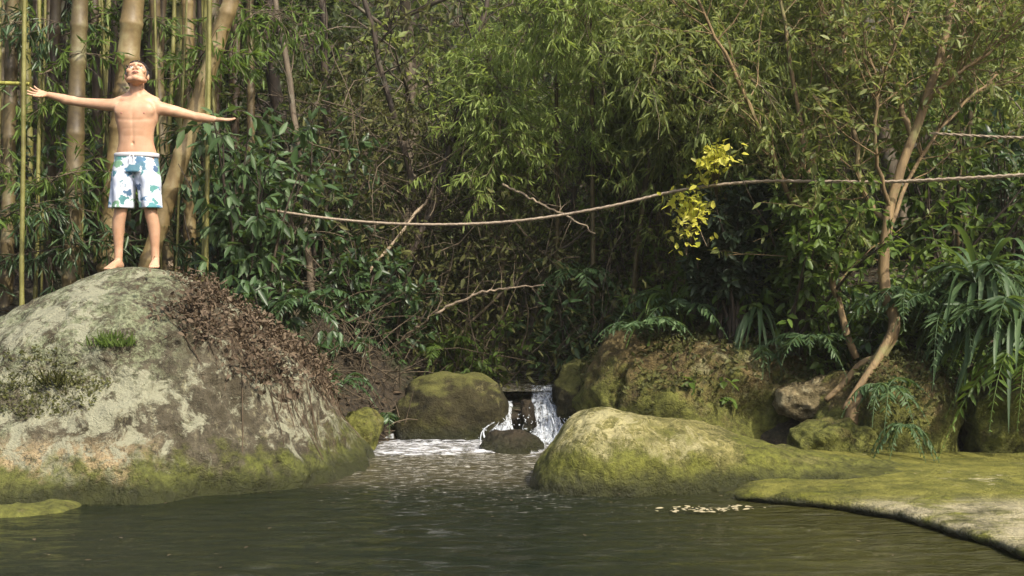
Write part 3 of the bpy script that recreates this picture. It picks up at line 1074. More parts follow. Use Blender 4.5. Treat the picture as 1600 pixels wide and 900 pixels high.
def build_person():
    px0 = float(FEET[0])
    py0 = 10.2
    zl, _ = ground_z(px0 - .155, py0, BVB)
    zr, _ = ground_z(px0 + .145, py0, BVB)
    z0 = FEET[2]
    root = empty('person', (px0, py0, z0))
    tag(root, 'bare chested man in white floral swim shorts standing with arms flung wide on a boulder', 'person')
    B = MB()
    # torso: hips, waist, ribs, chest, shoulders, neck
    T = lambda z, rxx, ryy, cx=0.0, cy=0.0: ((cx, cy, z), (rxx, 0, 0), (0, ryy, 0))
    rings(B, [T(.80, .12, .09, 0, .01), T(.86, .165, .115, 0, .01), T(.93, .168, .112, 0, .01), T(1.01, .148, .098), T(1.08, .144, .094, 0, -.005),
              T(1.16, .155, .104, 0, -.005), T(1.24, .172, .112, 0, 0), T(1.30, .176, .112, 0, .008), T(1.355, .155, .092, .005, .015),
              T(1.395, .105, .068, .005, .02), T(1.425, .064, .056, 0, .02)], 28)
    # pectorals, belly, lats, shoulder caps
    for s in (-1, 1):
        ball(B, (.078 * s, -.060, 1.290), (.092, .041, .072))
        ball(B, (.135 * s, .015, 1.26), (.045, .07, .10))
        ball(B, (.172 * s + .012, .012, 1.335 if s < 0 else 1.315), (.058, .056, .060))
        ball(B, (.10 * s, .01, 1.385), (.09, .04, .028), rx(0) @ np.array([[math.cos(.32 * s), 0, math.sin(.32 * s)], [0, 1, 0], [-math.sin(.32 * s), 0, math.cos(.32 * s)]]))
    # collar bones
    for s in (-1, 1):
        limb(B, [(.02 * s, -.030, 1.388), (.09 * s, -.030, 1.390), (.165 * s, .0, 1.372)], [.012, .014, .016], n=10)
        limb(B, [(.03 * s, .03, 1.455), (.09 * s, .03, 1.405), (.175 * s, .015, 1.365)], [.034, .040, .040], n=14)
    # neck, thrown back a little
    limb(B, [(0, .03, 1.37), (0, .022, 1.44), (0, .024, 1.52)], [.066, .057, .056])
    limb(B, [(-.045, .0, 1.52), (-.012, -.035, 1.405)], [.014, .011], n=8)
    limb(B, [(.045, .0, 1.52), (.012, -.035, 1.405)], [.014, .011], n=8)
    # head, face turned upwards
    HR = rz_(R(12)) @ rx(R(-36))
    HC = np.array([.0, .012, 1.588])
    HS = 1.13

    def H(x, y, z):
        return HC + HR @ np.array([x, y, z]) * HS
    ball(B, H(0, .012, .022), np.array((.075, .094, .088)) * HS, HR, 28, 20)
    ball(B, H(0, -.030, -.040), np.array((.060, .062, .068)) * HS, HR, 24, 16)
    ball(B, H(0, -.062, -.092), np.array((.030, .026, .022)) * HS, HR)          # chin
    limb(B, [H(-.058, .0, -.055), H(-.042, -.045, -.086), H(0, -.066, -.098)], [.022, .021, .018], n=10)
    limb(B, [H(.058, .0, -.055), H(.042, -.045, -.086), H(0, -.066, -.098)], [.022, .021, .018], n=10)
    limb(B, [H(-.045, -.076, .026), H(0, -.090, .030), H(.045, -.076, .026)], [.012, .012, .012], n=10)   # brow
    limb(B, [H(0, -.090, .018), H(0, -.104, -.008), H(0, -.113, -.024)], [.009, .012, .015], n=10)        # nose
    ball(B, H(-.013, -.099, -.029), np.array((.010, .011, .009)) * HS, HR)
    ball(B, H(.013, -.099, -.029), np.array((.010, .011, .009)) * HS, HR)
    for s in (-1, 1):
        ball(B, H(.046 * s, -.064, -.022), np.array((.024, .022, .020)) * HS, HR)   # cheekbone
        ball(B, H(.078 * s, .008, -.008), np.array((.011, .020, .031)) * HS, HR)    # ear
    limb(B, [H(-.024, -.084, -.058), H(0, -.094, -.055), H(.024, -.084, -.058)], [.006, .009, .006], n=8)
    limb(B, [H(-.020, -.083, -.068), H(0, -.091, -.069), H(.020, -.083, -.068)], [.006, .009, .006], n=8)
    # arms: shoulder, elbow, wrist
    armL = [(-.165, .012, 1.340), (-.315, .03, 1.352), (-.50, .05, 1.375), (-.62, .045, 1.402), (-.745, .035, 1.432)]
    armR = [(.185, .012, 1.318), (.305, .07, 1.297), (.437, .135, 1.270), (.530, .14, 1.252), (.622, .135, 1.240)]
    for a in (armL, armR):
        limb(B, a, [.056, .049, .038, .037, .025])
        a = np.array(a)
        ball(B, a[1] * .6 + a[0] * .4 + [0, 0, -.006], (.09, .046, .048))
        ball(B, a[2] * .45 + a[3] * .55 + [0, 0, -.003], (.085, .040, .039))

    # hands: palm up, fingers unequal and slightly curled
    def hand(w, d, up, thumb, spread, curl):
        w, d, up = np.asarray(w, float), nrm(np.asarray(d, float)), np.asarray(up, float)
        s = nrm(np.cross(d, up))
        up = np.cross(s, d)
        palm = [(w - d * .015, .024, .019), (w + d * .02, .030, .017), (w + d * .05, .039, .016), (w + d * .082, .040, .013)]
        rings(B, [(c, s * a, up * b_) for c, a, b_ in palm], 16)
        for k, (L, off) in enumerate(((.060, -.030), (.073, -.010), (.069, .011), (.054, .030))):
            fd = nrm(d + s * spread * (k - 1.5) * .22)
            b0 = w + d * .070 + s * off
            c1 = b0 + fd * (.022 + L * .40)
            c2 = c1 + nrm(fd + up * curl) * L * .36
            c3 = c2 + nrm(fd + up * curl * 2.0) * L * .28
            limb(B, [b0, c1, c2, c3], [.0098, .0093, .0085, .0070], n=10, sub=3)
        tb = w + d * .022 + s * thumb * .026
        td = nrm(d * .65 + s * thumb * .75 + up * .15)
        limb(B, [tb, tb + td * .036, tb + nrm(td + d * .25) * .066, tb + nrm(td + d * .5) * .088], [.016, .0125, .0105, .0085], n=10, sub=3)
    hand(armL[-1], (-.93, -.05, .20), (.1, -.62, .75), -1, 1.5, .28)
    hand(armR[-1], (.97, -.02, -.02), (.05, -.28, .95), 1, .5, .16)

    # legs and feet
    for s, fx, g in ((-1, -.160, zl - z0), (1, .150, zr - z0)):
        hip, knee, ank = (.088 * s, .01, .86), (.125 * s if s < 0 else .122, -.012, .475 + g * .3), (fx * .98, .03, .085 + g)
        limb(B, [hip, (.105 * s, .0, .66), knee, (fx * .95, .012, .335 + g * .6), (fx * .97, .03, .18 + g), ank],
             [.088, .074, .053, .050, .036, .032], n=20)
        ball(B, (fx * .95, .034, .325 + g * .6), (.046, .046, .095))          # calf
        ball(B, (knee[0], -.040, knee[2] + .01), (.034, .024, .042))           # kneecap
        fo = np.array([.22 * s, -.97, 0])
        fo = nrm(fo)
        sd_ = np.array([fo[1], -fo[0], 0])
        a0 = np.array([ank[0], ank[1], g])
        tp = a0 + fo * .19
        gt = ground_z(px0 + tp[0], py0 + tp[1], BVB)[0] - z0
        sl = np.clip((gt - g) / .19, -.55, .3)
        fo = nrm(fo + np.array([0, 0, sl]))
        up_ = nrm(np.cross(fo, sd_) if np.cross(fo, sd_)[2] > 0 else np.cross(sd_, fo))
        rings(B, [(a0 - fo * .055 + up_ * .030, sd_ * .022, up_ * .026),
                  (a0 - fo * .015 + up_ * .044, sd_ * .033, up_ * .044),
                  (a0 + fo * .055 + up_ * .038, sd_ * .036, up_ * .038),
                  (a0 + fo * .115 + up_ * .023, sd_ * .043, up_ * .022),
                  (a0 + fo * .150 + up_ * .016, sd_ * .042, up_ * .015)], 16)
        limb(B, [ank, a0 + up_ * .05 + fo * .01, a0 + up_ * .03 + fo * .03], [.0335, .034, .028], n=16)
        for k, (off, L, r) in enumerate(((-.031, .050, .0125), (-.011, .047, .009), (.006, .041, .0085), (.021, .034, .008), (.034, .026, .0078))):
            b0 = a0 + fo * .138 + sd_ * off * s * -1 + up_ * .013
            limb(B, [b0, b0 + fo * L * .6 + up_ * .003, b0 + fo * L - up_ * .003], [r, r, r * .85], n=8, sub=2)
    bd = fuse(B, 'body', M['skin'], root, .0042, 5).data
    v = np.zeros(len(bd.vertices) * 3, np.float32)
    bd.vertices.foreach_get('co', v)
    v = v.reshape(-1, 3).astype(float)
    ed = np.zeros(len(bd.edges) * 2, np.int32)
    bd.edges.foreach_get('vertices', ed)
    ed = ed.reshape(-1, 2)
    deg = np.bincount(ed.ravel(), minlength=len(v))[:, None].clip(1)
    w = sstep(.93, 1.0, v[:, 2]) * (1 - sstep(1.44, 1.48, v[:, 2])) * (1 - sstep(.40, .55, np.abs(v[:, 0])))
    w = np.maximum(w, sstep(.10, .2, v[:, 2]) * (1 - sstep(.9, .95, v[:, 2])) * .6)[:, None] * .8
    for it in range(34):
        acc = np.stack([np.bincount(ed[:, 0], v[ed[:, 1], c], len(v)) + np.bincount(ed[:, 1], v[ed[:, 0], c], len(v)) for c in range(3)], -1)
        v = v * (1 - w) + acc / deg * w
    front = sstep(.0, -.05, v[:, 1]) if False else (1 - sstep(-.06, -.02, v[:, 1]))
    tz = sstep(.95, 1.0, v[:, 2]) * (1 - sstep(1.30, 1.36, v[:, 2]))
    v[:, 1] += front * tz * (.003 * np.exp(-(v[:, 0] / .014) ** 2) * (1 - .4 * sstep(1.2, 1.3, v[:, 2]))
                             + .010 * np.exp(-(v[:, 0] / .010) ** 2 - ((v[:, 2] - 1.015) / .013) ** 2)
                             + .0010 * np.exp(-((v[:, 2] - 1.075) / .012) ** 2) * (np.abs(v[:, 0]) < .09) + .0010 * np.exp(-((v[:, 2] - 1.135) / .012) ** 2) * (np.abs(v[:, 0]) < .09)
                             + .0025 * np.exp(-((v[:, 2] - 1.205 - .25 * np.abs(v[:, 0]) ** 1.5) / .014) ** 2))
    bd.vertices.foreach_set('co', v.astype(np.float32).ravel())
    bd.update()
    for s in (-1, 1):
        k = np.argmin((v[:, 0] - .092 * s) ** 2 + (v[:, 2] - 1.262) ** 2 + 10 * (v[:, 1] > 0))
        nb = MB()
        ball(nb, v[k] + [0, .003, 0], (.011, .0055, .010))
        nb.build('nipple', M['lip'], root)

    # shorts: two flared knee length legs under one waist
    Bs = MB()
    rings(Bs, [T(.930, .176, .122, 0, .01), T(.90, .178, .124, 0, .01), T(.84, .184, .130, 0, .008), T(.78, .190, .130, 0, .004)], 30)
    for s in (-1, 1):
        rings(Bs, [((.075 * s, .008, .87), (.095, 0, 0), (0, .115, 0)), ((.092 * s, .004, .76), (.104, 0, 0), (0, .122, 0)),
                   ((.108 * s, .0, .64), (.096, 0, 0), (0, .110, 0)), ((.120 * s, -.004, .53), (.093, 0, 0), (0, .104, 0)),
                   ((.124 * s, -.006, .488), (.094, 0, 0), (0, .104, 0))], 26, 4)
    sh = fuse(Bs, 'swim_shorts', M['shorts'], root, .006, 3)
    v = np.zeros(len(sh.data.vertices) * 3, np.float32)
    sh.data.vertices.foreach_get('co', v)
    v = v.reshape(-1, 3)
    a = np.arctan2(v[:, 1], v[:, 0] - .11 * np.sign(v[:, 0]))
    fold = .008 * np.sin(a * 6 + v[:, 2] * 9 + 2 * fbm(v, 4, 2, 3)) * (1 - sstep(.52, .88, v[:, 2])) + .009 * fbm(v * [1, 1, .5], 10, 3, 8)
    c = np.stack([.11 * np.sign(v[:, 0]), 0 * a, v[:, 2]], -1)
    v = v + nrm(v - c) * fold[:, None]
    sh.data.vertices.foreach_set('co', v.astype(np.float32).ravel())
    sh.data.update()
    wb_ = MB()
    th = np.linspace(0, 2 * math.pi, 60)
    wb_.grid(np.array([[(.180 * math.cos(t), .01 + .126 * math.sin(t), z) if k == 0 else (.184 * math.cos(t), .01 + .130 * math.sin(t), z)
                        for t in th] for k, z in ((0, .942), (1, .938), (1, .912), (0, .908))]))
    wb_.build('waistband', plain('pale waistband', (.50, .50, .52), .75), sh)
    dr = MB()
    for s in (-1, 1):
        dr.tube(bez([(.006 * s, -.125, .925), (.018 * s, -.132, .895), (.014 * s, -.136, .865)], 8), .0035, 6)
    dr.build('drawstring', M['eye_white'], sh)

    # short dark hair: cap over the back and crown, fringe at the brow
    hb = MB()
    ball(hb, H(0, .026, .040), np.array((.081, .094, .083)) * HS, HR, 30, 20)
    ball(hb, H(0, .062, .010), np.array((.073, .062, .075)) * HS, HR, 24, 16)
    rs = np.random.default_rng(4)
    for k in range(260):
        a, e = rs.uniform(0, 2 * math.pi), rs.uniform(.05, 1.45)
        q = np.array([math.cos(a) * math.cos(e), math.sin(a) * math.cos(e), math.sin(e)])
        if q[1] < -.55 and q[2] < .45:
            continue
        b0 = H(*(np.array([0, .026, .040]) + q * [.079, .092, .081]))
        dd = HR @ nrm(q * .6 + np.array([rs.normal() * .4, -.5, .25]) + rs.normal(size=3) * .3)
        hb.tube([b0, b0 + dd * .014, b0 + dd * .022 + [0, 0, -.003]], [.008, .006, .002], 5)
    for s in (-1, 1):
        hb.tube([H(.076 * s, -.012, .03), H(.075 * s, -.014, .0), H(.072 * s, -.015, -.022)], [.012, .010, .004], 6)
    fuse(hb, 'hair', M['hair'], root, .0045, 1)
    for s in (-1, 1):
        eb = MB()
        eb.tube([H(.014 * s, -.0985, .036), H(.034 * s, -.092, .041), H(.052 * s, -.078, .035)], [.0035, .0045, .002], 6)
        eb.build('eyebrow', M['hair'], root)
        e = MB()
        ball(e, H(.030 * s, -.0675, .009), np.array((.0125, .0125, .0115)) * HS, HR, 16, 12)
        eo = e.build('eye', M['eye_white'], root)
        e = MB()
        ball(e, H(.030 * s, -.0785, .0085), np.array((.0055, .0030, .0055)) * HS, HR, 12, 8)
        e.build('iris', M['iris'], eo)
    lp = MB()
    lp.tube(bez([H(-.023, -.0905, -.0625), H(0, -.1025, -.0585), H(.023, -.0905, -.0625)], 9), [.001, .003, .0045, .005, .004, .005, .0045, .003, .001], 8)
    lp.tube(bez([H(-.020, -.0895, -.066), H(0, -.100, -.0695), H(.020, -.0895, -.066)], 9), [.001, .003, .0045, .0055, .0055, .0055, .0045, .003, .001], 8)
    lp.build('lips', M['lip'], root)
    return root


person = build_person()


# ------------------------------------------------------------------ vegetation generators
def rvec(rng, n):
    return nrm(rng.normal(size=(n, 3)))


def grow_branch(rng, start, d, length, r0, n=7, wander=.25, gravity=0.0):
    p, d = np.asarray(start, float), nrm(np.asarray(d, float))
    pts, st = [p], length / (n - 1)
    for k in range(n - 1):
        d = nrm(d + rng.normal(size=3) * wander * .5 + np.array([0, 0, gravity]))
        p = p + d * st
        pts.append(p)
    return np.array(pts)


def along(path, t):
    s = np.clip(t, 0, .9999) * (len(path) - 1)
    k = s.astype(int)
    f = (s - k)[:, None]
    return path[k] * (1 - f) + path[k + 1] * f, nrm(path[k + 1] - path[k])


def leafy(rng, mbl, twigs, per, L, W, spread=.8, drop=.25, off=.0, t0=.15, fold=.12, droop=.14):
    """leaves set along the twigs; L, W are (min, max)"""
    ps, ds = [], []
    for tw in twigs:
        t = rng.uniform(t0, 1, per)
        p, d = along(tw, t)
        ps.append(p)
        ds.append(d)
    p, d = np.concatenate(ps), np.concatenate(ds)
    n = len(p)
    p = p + rng.normal(size=(n, 3)) * off
    f = nrm(d * (1 - spread * .5) + rvec(rng, n) * spread + np.array([0, 0, -drop]))
    up = nrm(rvec(rng, n) * .7 + np.array([0, -.25, 1.0]))
    l = rng.uniform(*L, n)
    mbl.leaves(p, f, up, l, l * rng.uniform(W[0], W[1], n), fold, droop)


def twigs_on(rng, limbs, per, length, r, mbt=None, up=.2, wander=.35, gravity=-.02, t0=.2, n=4, outward=None, sides=4):
    out = []
    for lb in limbs:
        t = rng.uniform(t0, 1.0, per)
        p, d = along(lb, t)
        for k in range(per):
            dd = nrm(d[k] * .6 + rvec(rng, 1)[0] * .9 + np.array([0, 0, up]))
            ln = length * rng.uniform(.55, 1.25)
            b = grow_branch(rng, p[k], dd, ln, r, n, wander, gravity)
            out.append(b)
            if mbt is not None:
                mbt.tube(b, np.linspace(r, r * .35, n), sides, cap=False)
    return out


def make_tree(name, rng, trunk_path, r0, r1, n_limb, limb_len, sub, sub_len, tw, tw_len, per, L, W, leaf, bark, label, cat='tree',
              group=None, t0=.35, up=.25, gravity=0.0, spread=.8, drop=.25, limb_dirs=None, twig_r=.006):
    root = empty(name, tuple(trunk_path[0]))
    base = np.asarray(trunk_path[0], float)
    tp = np.asarray(trunk_path, float) - base
    tp = bez(tp, 20)
    tp[1:-1] += rng.normal(size=(18, 3)) * r0 * .10
    mt = MB()
    rr = np.linspace(r0, r1, 20)
    rr[0] *= 1.35
    rr[1] *= 1.12
    mt.tube(tp, rr, 12)
    ml = mt
    limbs = []
    for k in range(n_limb):
        t = np.array([t0 + (1 - t0) * (k + rng.uniform(0, .9)) / n_limb])
        p, d = along(tp, t)
        if limb_dirs is not None and k < len(limb_dirs):
            dd = nrm(np.array(limb_dirs[k], float))
        else:
            a = k * 2.4 + rng.uniform(-.5, .5)
            dd = nrm(np.array([math.cos(a), math.sin(a), up + rng.uniform(-.1, .3)]) + d[0] * .3)
        ln = limb_len * rng.uniform(.7, 1.2)
        b = grow_branch(rng, p[0], dd, ln, r1, 8, .22, gravity)
        limbs.append(b)
        rb = max(r1 * .8, r0 * .30)
        ml.tube(b, np.linspace(rb, rb * .25, 8), 7, cap=False)
    subs = twigs_on(rng, limbs, sub, sub_len, r1 * .35, ml, .15, .35, gravity, .2, 5, sides=5)
    tws = twigs_on(rng, subs + limbs, tw, tw_len, twig_r, ml, .05, .4, gravity - .04, .15, 4)
    mt.build('trunk', bark, root)
    mc = MB()
    leafy(rng, mc, tws, per, L, W, spread, drop)
    mc.build('crown', leaf, root)
    tag(root, label, cat, group)
    return root


def make_shrub(name, rng, base, height, spread, n_stem, tw, tw_len, per, L, W, leaf, bark, label, cat='shrub', group=None, drop=.3, lean=(0, 0), up=1.0, fold=.12, droop=.15, t0=.1):
    root = empty(name, tuple(base))
    ms, mc = MB(), MB()
    stems = []
    for k in range(n_stem):
        a = rng.uniform(0, 2 * math.pi)
        q = rng.uniform(.15, 1) ** .7
        d = np.array([math.cos(a) * spread * q + lean[0], math.sin(a) * spread * q + lean[1], height * rng.uniform(.7, 1.05)])
        st = np.array([rng.normal() * .06, rng.normal() * .06, -.04])
        b = grow_branch(rng, st, d, np.linalg.norm(d), .01, 8, .16, -.012)
        stems.append(b)
        ms.tube(b, np.linspace(.012 + .006 * height, .004, 8), 6, cap=False)
    tws = twigs_on(rng, stems, tw, tw_len, .004, ms, .1, .35, -.05, t0)
    leafy(rng, mc, tws, per, L, W, .8, drop, fold=fold, droop=droop)
    ms.build('stem', bark, root)
    mc.build('foliage', leaf, root)
    tag(root, label, cat, group)
    return root


def ground_at(px, d, dz=-.05):
    x = (px - 800) / FPX * d
    return np.array([x, d, float(terr(np.array([x]), np.array([d]))[0]) + dz])


def rock_at(px, d, dz=-.05):
    x = (px - 800) / FPX * d
    return np.array([x, d, ground_z(x, d)[0] + dz])


# ------------------------------------------------------------------ bamboo grove on the left
def culm_obj(name, rng, p0, p1, r, mat, label, group=None, cat='bamboo', bend=.0, inter=.34, sides=10):
    p0, p1 = np.asarray(p0, float), np.asarray(p1, float)
    d = p1 - p0
    n = 14
    path = p0 + d * np.linspace(0, 1, n)[:, None]
    s = np.linspace(0, 1, n)
    path[:, 0] += bend * np.sin(s * math.pi) + rng.normal(size=n).cumsum() * .004
    ln = np.linalg.norm(d)
    k = max(6, int(ln / inter))
    fine, rad = [], []
    for i in range(k):
        a, b = i / k, (i + 1) / k
        for tt, rr in ((a + .002, 1.09), (a + .006, 1.0), ((a + b) / 2, .97), (b - .006, 1.0), (b - .003, 1.07)):
            fine.append(tt)
            rad.append(rr * (1 - .25 * tt))
    pp, _ = along(path, np.array(fine))
    b = MB()
    b.tube(pp - p0, np.array(rad) * r, sides)
    root = empty(name, tuple(p0))
    b.build('stem', mat, root)
    return tag(root, label, cat, group)


rng = np.random.default_rng(11)


def culm_px(pb, pt, wpx, d, mat, label, group=None, bend=0.0, name='bamboo_culm', seed=0):
    """culm seen between photo pixels pb (low) and pt (high); runs on down to the soil and up past the frame"""
    a, b = P(*pb, d), P(*pt, d)
    dirv = (b - a) / (b[2] - a[2])
    zg = float(terr(np.array([a[0]]), np.array([d]))[0]) - .1
    p0 = a + dirv * (zg - a[2])
    zg = float(terr(np.array([p0[0]]), np.array([d]))[0]) - .1
    p0 = a + dirv * (zg - a[2])
    p1 = a + dirv * (7.2 - a[2])
    o = culm_obj(name, np.random.default_rng(seed + 5), p0, p1, wpx / FPX * d / 2, mat, label, group, bend=bend)
    return o


culm_px((172, 400), (206, 0), 40, 12.2, M['bamboo_tan'], 'thickest pale tan bamboo culm rising directly behind the standing man', seed=1)
culm_px((112, 420), (126, 0), 30, 12.0, M['bamboo_brown'], 'thick lichen blotched brown bamboo culm behind the man\'s raised forearm', seed=2)
culm_px((232, 420), (368, -5), 30, 11.9, M['bamboo_tan'], 'slanting tan bamboo culm leaning right beyond the man\'s level arm', seed=3, name='bamboo_culm')
culm_px((36, 330), (38, 60), 8, 11.2, M['bamboo_green'], 'thin yellow green bamboo culm just beyond the fingertips of the raised hand', seed=4)
culm_px((76, 400), (88, 0), 20, 12.6, M['bamboo_dark'], 'dark brown bamboo culm between the raised hand and the lichen blotched culm', seed=5)
culm_px((262, 420), (240, 0), 20, 12.7, M['bamboo_brown'], 'brown bamboo culm showing over the man\'s shoulder beside the thickest culm', seed=6)
culm_px((296, 420), (292, 0), 21, 12.9, M['bamboo_tan'], 'straight tan bamboo culm behind the slanting culm', seed=7)
culm_px((322, 430), (324, 150), 8, 11.4, M['bamboo_green'], 'thin green bamboo culm in front of the glossy leaved shrub', seed=8)
culm_px((330, 420), (336, 0), 19, 13.0, M['bamboo_brown'], 'brown bamboo culm between the slanting culm and the glossy leaved shrub', seed=9)
culm_px((160, 420), (148, 0), 16, 12.9, M['bamboo_dark'], 'shaded bamboo culm between the two thickest culms', seed=10)
culm_px((10, 420), (22, 0), 22, 12.4, M['bamboo_brown'], 'brown bamboo culm at the very edge of the grove above the boulder shoulder', seed=12)
grp = 'background bamboo culms of the grove'
for k in range(42):
    d = rng.uniform(13.2, 16.5)
    pxb = rng.uniform(-90, 400)
    mat = M[['bamboo_dark', 'bamboo_brown', 'bamboo_green', 'bamboo_dark'][k % 4]]
    culm_px((pxb, 420), (pxb + rng.normal() * 22, 0), rng.uniform(7, 20), d, mat,
            'bamboo culm standing in the shade further back in the grove', grp, rng.normal() * .08, seed=30 + k)
for k in range(9):
    pxb = [-8, 52, 66, 130, 186, 252, 276, 312, 352][k]
    culm_px((pxb, 420), (pxb + rng.normal() * 12, 0), rng.uniform(4, 7), rng.uniform(11.6, 12.8), M['bamboo_green'],
            'pencil thin green bamboo shoot among the thick culms', 'thin bamboo shoots of the grove', rng.normal() * .06, seed=90 + k)
# level yellow cane
a, b = P(-60, 128, 11.3), P(40, 131, 11.25)
culm_obj('bamboo_culm', rng, a, b, .022, plain('yellow cane', (.26, .25, .05), .5), 'yellow bamboo cane lying level behind the raised hand', inter=.3)


def bamboo_foliage(rng, cx, cy, d, w, h, n, leaf, label, L=(.09, .17), name='bamboo_spray'):
    c = P(cx, cy, d)
    root = empty(name, tuple(c))
    ms, mc = MB(), MB()
    tws = []
    cane = bez(np.array([(-w * 1.1, 0, -h * .9), (-w * .4, .1, -h * .1), (w * .1, -.1, h * .3), (w * .6, .05, h * .5), (w * 1.2, 0, h * .2)]), 24)
    ms.tube(cane, np.linspace(.009, .004, 24), 6)
    for k in range(n):
        st = along(cane, np.array([rng.uniform(0, 1)]))[0][0]
        b = grow_branch(rng, st, [rng.normal(), rng.normal() * .6, rng.normal() * .6], rng.uniform(.25, .55) * (.6 + h), .003, 6, .3, -.10)
        ms.tube(b, np.linspace(.004, .0015, 6), 4, cap=False)
        tws.append(b)
    leafy(rng, mc, tws, 9, L, (.13, .2), .8, .45, droop=.2)
    ms.build('twigs', M['twig'], root)
    mc.build('foliage', leaf, root)
    return tag(root, label, 'bamboo leaves')


bamboo_foliage(rng, 95, 290, 11.8, .55, .30, 42, M['leaf_mid'], 'green bamboo leaves low in the grove above the boulder shoulder')
bamboo_foliage(rng, 30, 340, 11.6, .6, .25, 40, M['leaf_dark'], 'dark bamboo leaves at the edge of the grove just above the boulder')
bamboo_foliage(rng, 115, 95, 12.0, .30, .15, 14, M['leaf_mid'], 'small tuft of bamboo leaves on the lichen blotched culm above the raised forearm')
bamboo_foliage(rng, 320, 95, 11.9, .30, .22, 30, M['leaf_mid'], 'green bamboo leaves high on the slanting culm')
bamboo_foliage(rng, 95, 395, 11.9, 1.0, .25, 60, M['leaf_dark'], 'low dark bamboo leaves behind the top of the boulder')

for cx, cy, d, w, h, n, lf, lab in ((70, 190, 12.3, .5, .5, 40, 'leaf_mid', 'loose bamboo leaves under the raised arm in front of the culms'),
                                  (150, 40, 12.6, .6, .25, 40, 'leaf_mid', 'bamboo leaves high in the grove above the man\'s head'),
                                  (290, 250, 12.1, .35, .55, 46, 'leaf_dark', 'dark bamboo leaves beside the man\'s shorts behind the level arm'),
                                  (20, 60, 12.2, .5, .4, 36, 'leaf_dark', 'dark bamboo leaves at the upper corner of the grove'),
                                  (380, 60, 12.6, .5, .6, 60, 'leaf_mid', 'bamboo leaves above the glossy shrub at the grove\'s inner edge')):
    bamboo_foliage(rng, cx, cy, d, w, h, n, M[lf], lab)

# ------------------------------------------------------------------ shrubs
rng = np.random.default_rng(21)
make_shrub('glossy_shrub', rng, ground_at(392, 11.9), 2.6, .42, 16, 11, .38, 8, (.10, .20), (.30, .42), M['leaf_blue'], M['bark_dark'],
           'tall dark shrub with glossy blue green leaves between bamboo grove and brown thicket', drop=.5, droop=.25)
make_shrub('glossy_shrub', rng, ground_at(430, 11.5), 1.3, .40, 12, 9, .30, 8, (.09, .17), (.32, .42), M['leaf_dark'], M['bark_dark'],
           'low dark leafy shrub just behind the right flank of the huge boulder', drop=.5, droop=.25)
make_shrub('glossy_shrub', rng, ground_at(355, 12.3), 1.6, .6, 12, 9, .34, 8, (.09, .18), (.3, .42), M['leaf_dark'], M['bark_dark'],
           'shaded leafy shrub at the foot of the slanting bamboo', drop=.45, droop=.22)
make_shrub('understory_shrub', rng, ground_at(60, 13.0), 1.5, .9, 16, 8, .34, 8, (.09, .18), (.26, .4), M['leaf_dark'], M['bark_dark'],
           'dark shrub filling the foot of the bamboo grove behind the boulder shoulder')
make_shrub('understory_shrub', rng, ground_at(240, 13.4), 1.5, .9, 14, 8, .34, 8, (.09, .18), (.26, .4), M['leaf_dark'], M['bark_dark'],
           'dark shrub at the foot of the bamboo behind the man\'s legs')
make_shrub('understory_shrub', rng, ground_at(500, 13.6), 2.2, .8, 14, 9, .36, 8, (.10, .2), (.28, .4), M['leaf_dark'], M['bark_dark'],
           'dark shrub beyond the glossy leaves under the left end of the rope')
make_shrub('understory_shrub', rng, ground_at(985, 14.2), 2.3, .9, 18, 9, .36, 8, (.08, .16), (.26, .4), M['leaf_mid'], M['bark_dark'],
           'green shrub under the rope left of the yellow leaves')
make_shrub('understory_shrub', rng, ground_at(905, 13.4), 1.3, .5, 12, 8, .30, 8, (.10, .18), (.28, .4), M['leaf_blue'], M['bark_dark'],
           'pale blue green shrub below the rope beyond the waterfall')
make_shrub('understory_shrub', rng, ground_at(1245, 12.2), 1.45, .62, 20, 11, .32, 9, (.07, .14), (.36, .5), M['leaf_mid'], M['bark_dark'],
           'dense broad leaved green shrub on the bank behind the tree roots')
make_shrub('understory_shrub', rng, ground_at(1215, 12.9), 2.0, .65, 18, 10, .34, 9, (.08, .15), (.34, .48), M['leaf_mid'], M['bark_dark'],
           'taller green shrub right of the dark columnar bush')
make_shrub('understory_shrub', rng, ground_at(1345, 11.7), 1.1, .5, 14, 10, .28, 9, (.07, .14), (.36, .5), M['leaf_dark'], M['bark_dark'],
           'low dark green shrub around the foot of the leaning tree')
make_shrub('understory_shrub', rng, ground_at(1110, 11.9), .75, .6, 14, 9, .26, 8, (.07, .14), (.34, .48), M['leaf_mid'], M['bark_dark'],
           'low leafy plant on top of the wide brown boulder', drop=.35)
make_shrub('understory_shrub', rng, ground_at(1470, 12.4), 2.3, .8, 18, 9, .36, 9, (.09, .17), (.3, .42), M['leaf_mid'], M['bark_dark'],
           'green shrub behind the leaning tree under the level rope')
make_shrub('understory_shrub', rng, ground_at(1585, 12.8), 1.9, .8, 16, 9, .36, 9, (.09, .17), (.3, .42), M['leaf_dark'], M['bark_dark'],
           'dark shrub behind the hanging ferns at the end of the rope')
make_shrub('understory_shrub', rng, ground_at(740, 13.6), .8, .6, 14, 8, .26, 8, (.06, .12), (.34, .5), M['leaf_mid'], M['bark_dark'],
           'small green shrub on top of the dark boulder beside the waterfall')
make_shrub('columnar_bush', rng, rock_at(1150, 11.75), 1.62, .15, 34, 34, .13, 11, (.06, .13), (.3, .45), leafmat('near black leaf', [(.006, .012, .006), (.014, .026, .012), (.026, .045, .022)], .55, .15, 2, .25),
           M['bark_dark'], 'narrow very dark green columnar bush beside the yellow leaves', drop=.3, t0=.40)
make_shrub('leafy_sapling', rng, rock_at(1240, 11.8), 1.75, .30, 18, 14, .26, 9, (.06, .13), (.34, .5), M['leaf_mid'], M['bark_dark'],
           'tall mid green leafy sapling crossing the rope left of the leaning trunk', drop=.35, t0=.42, lean=(0, -.75))
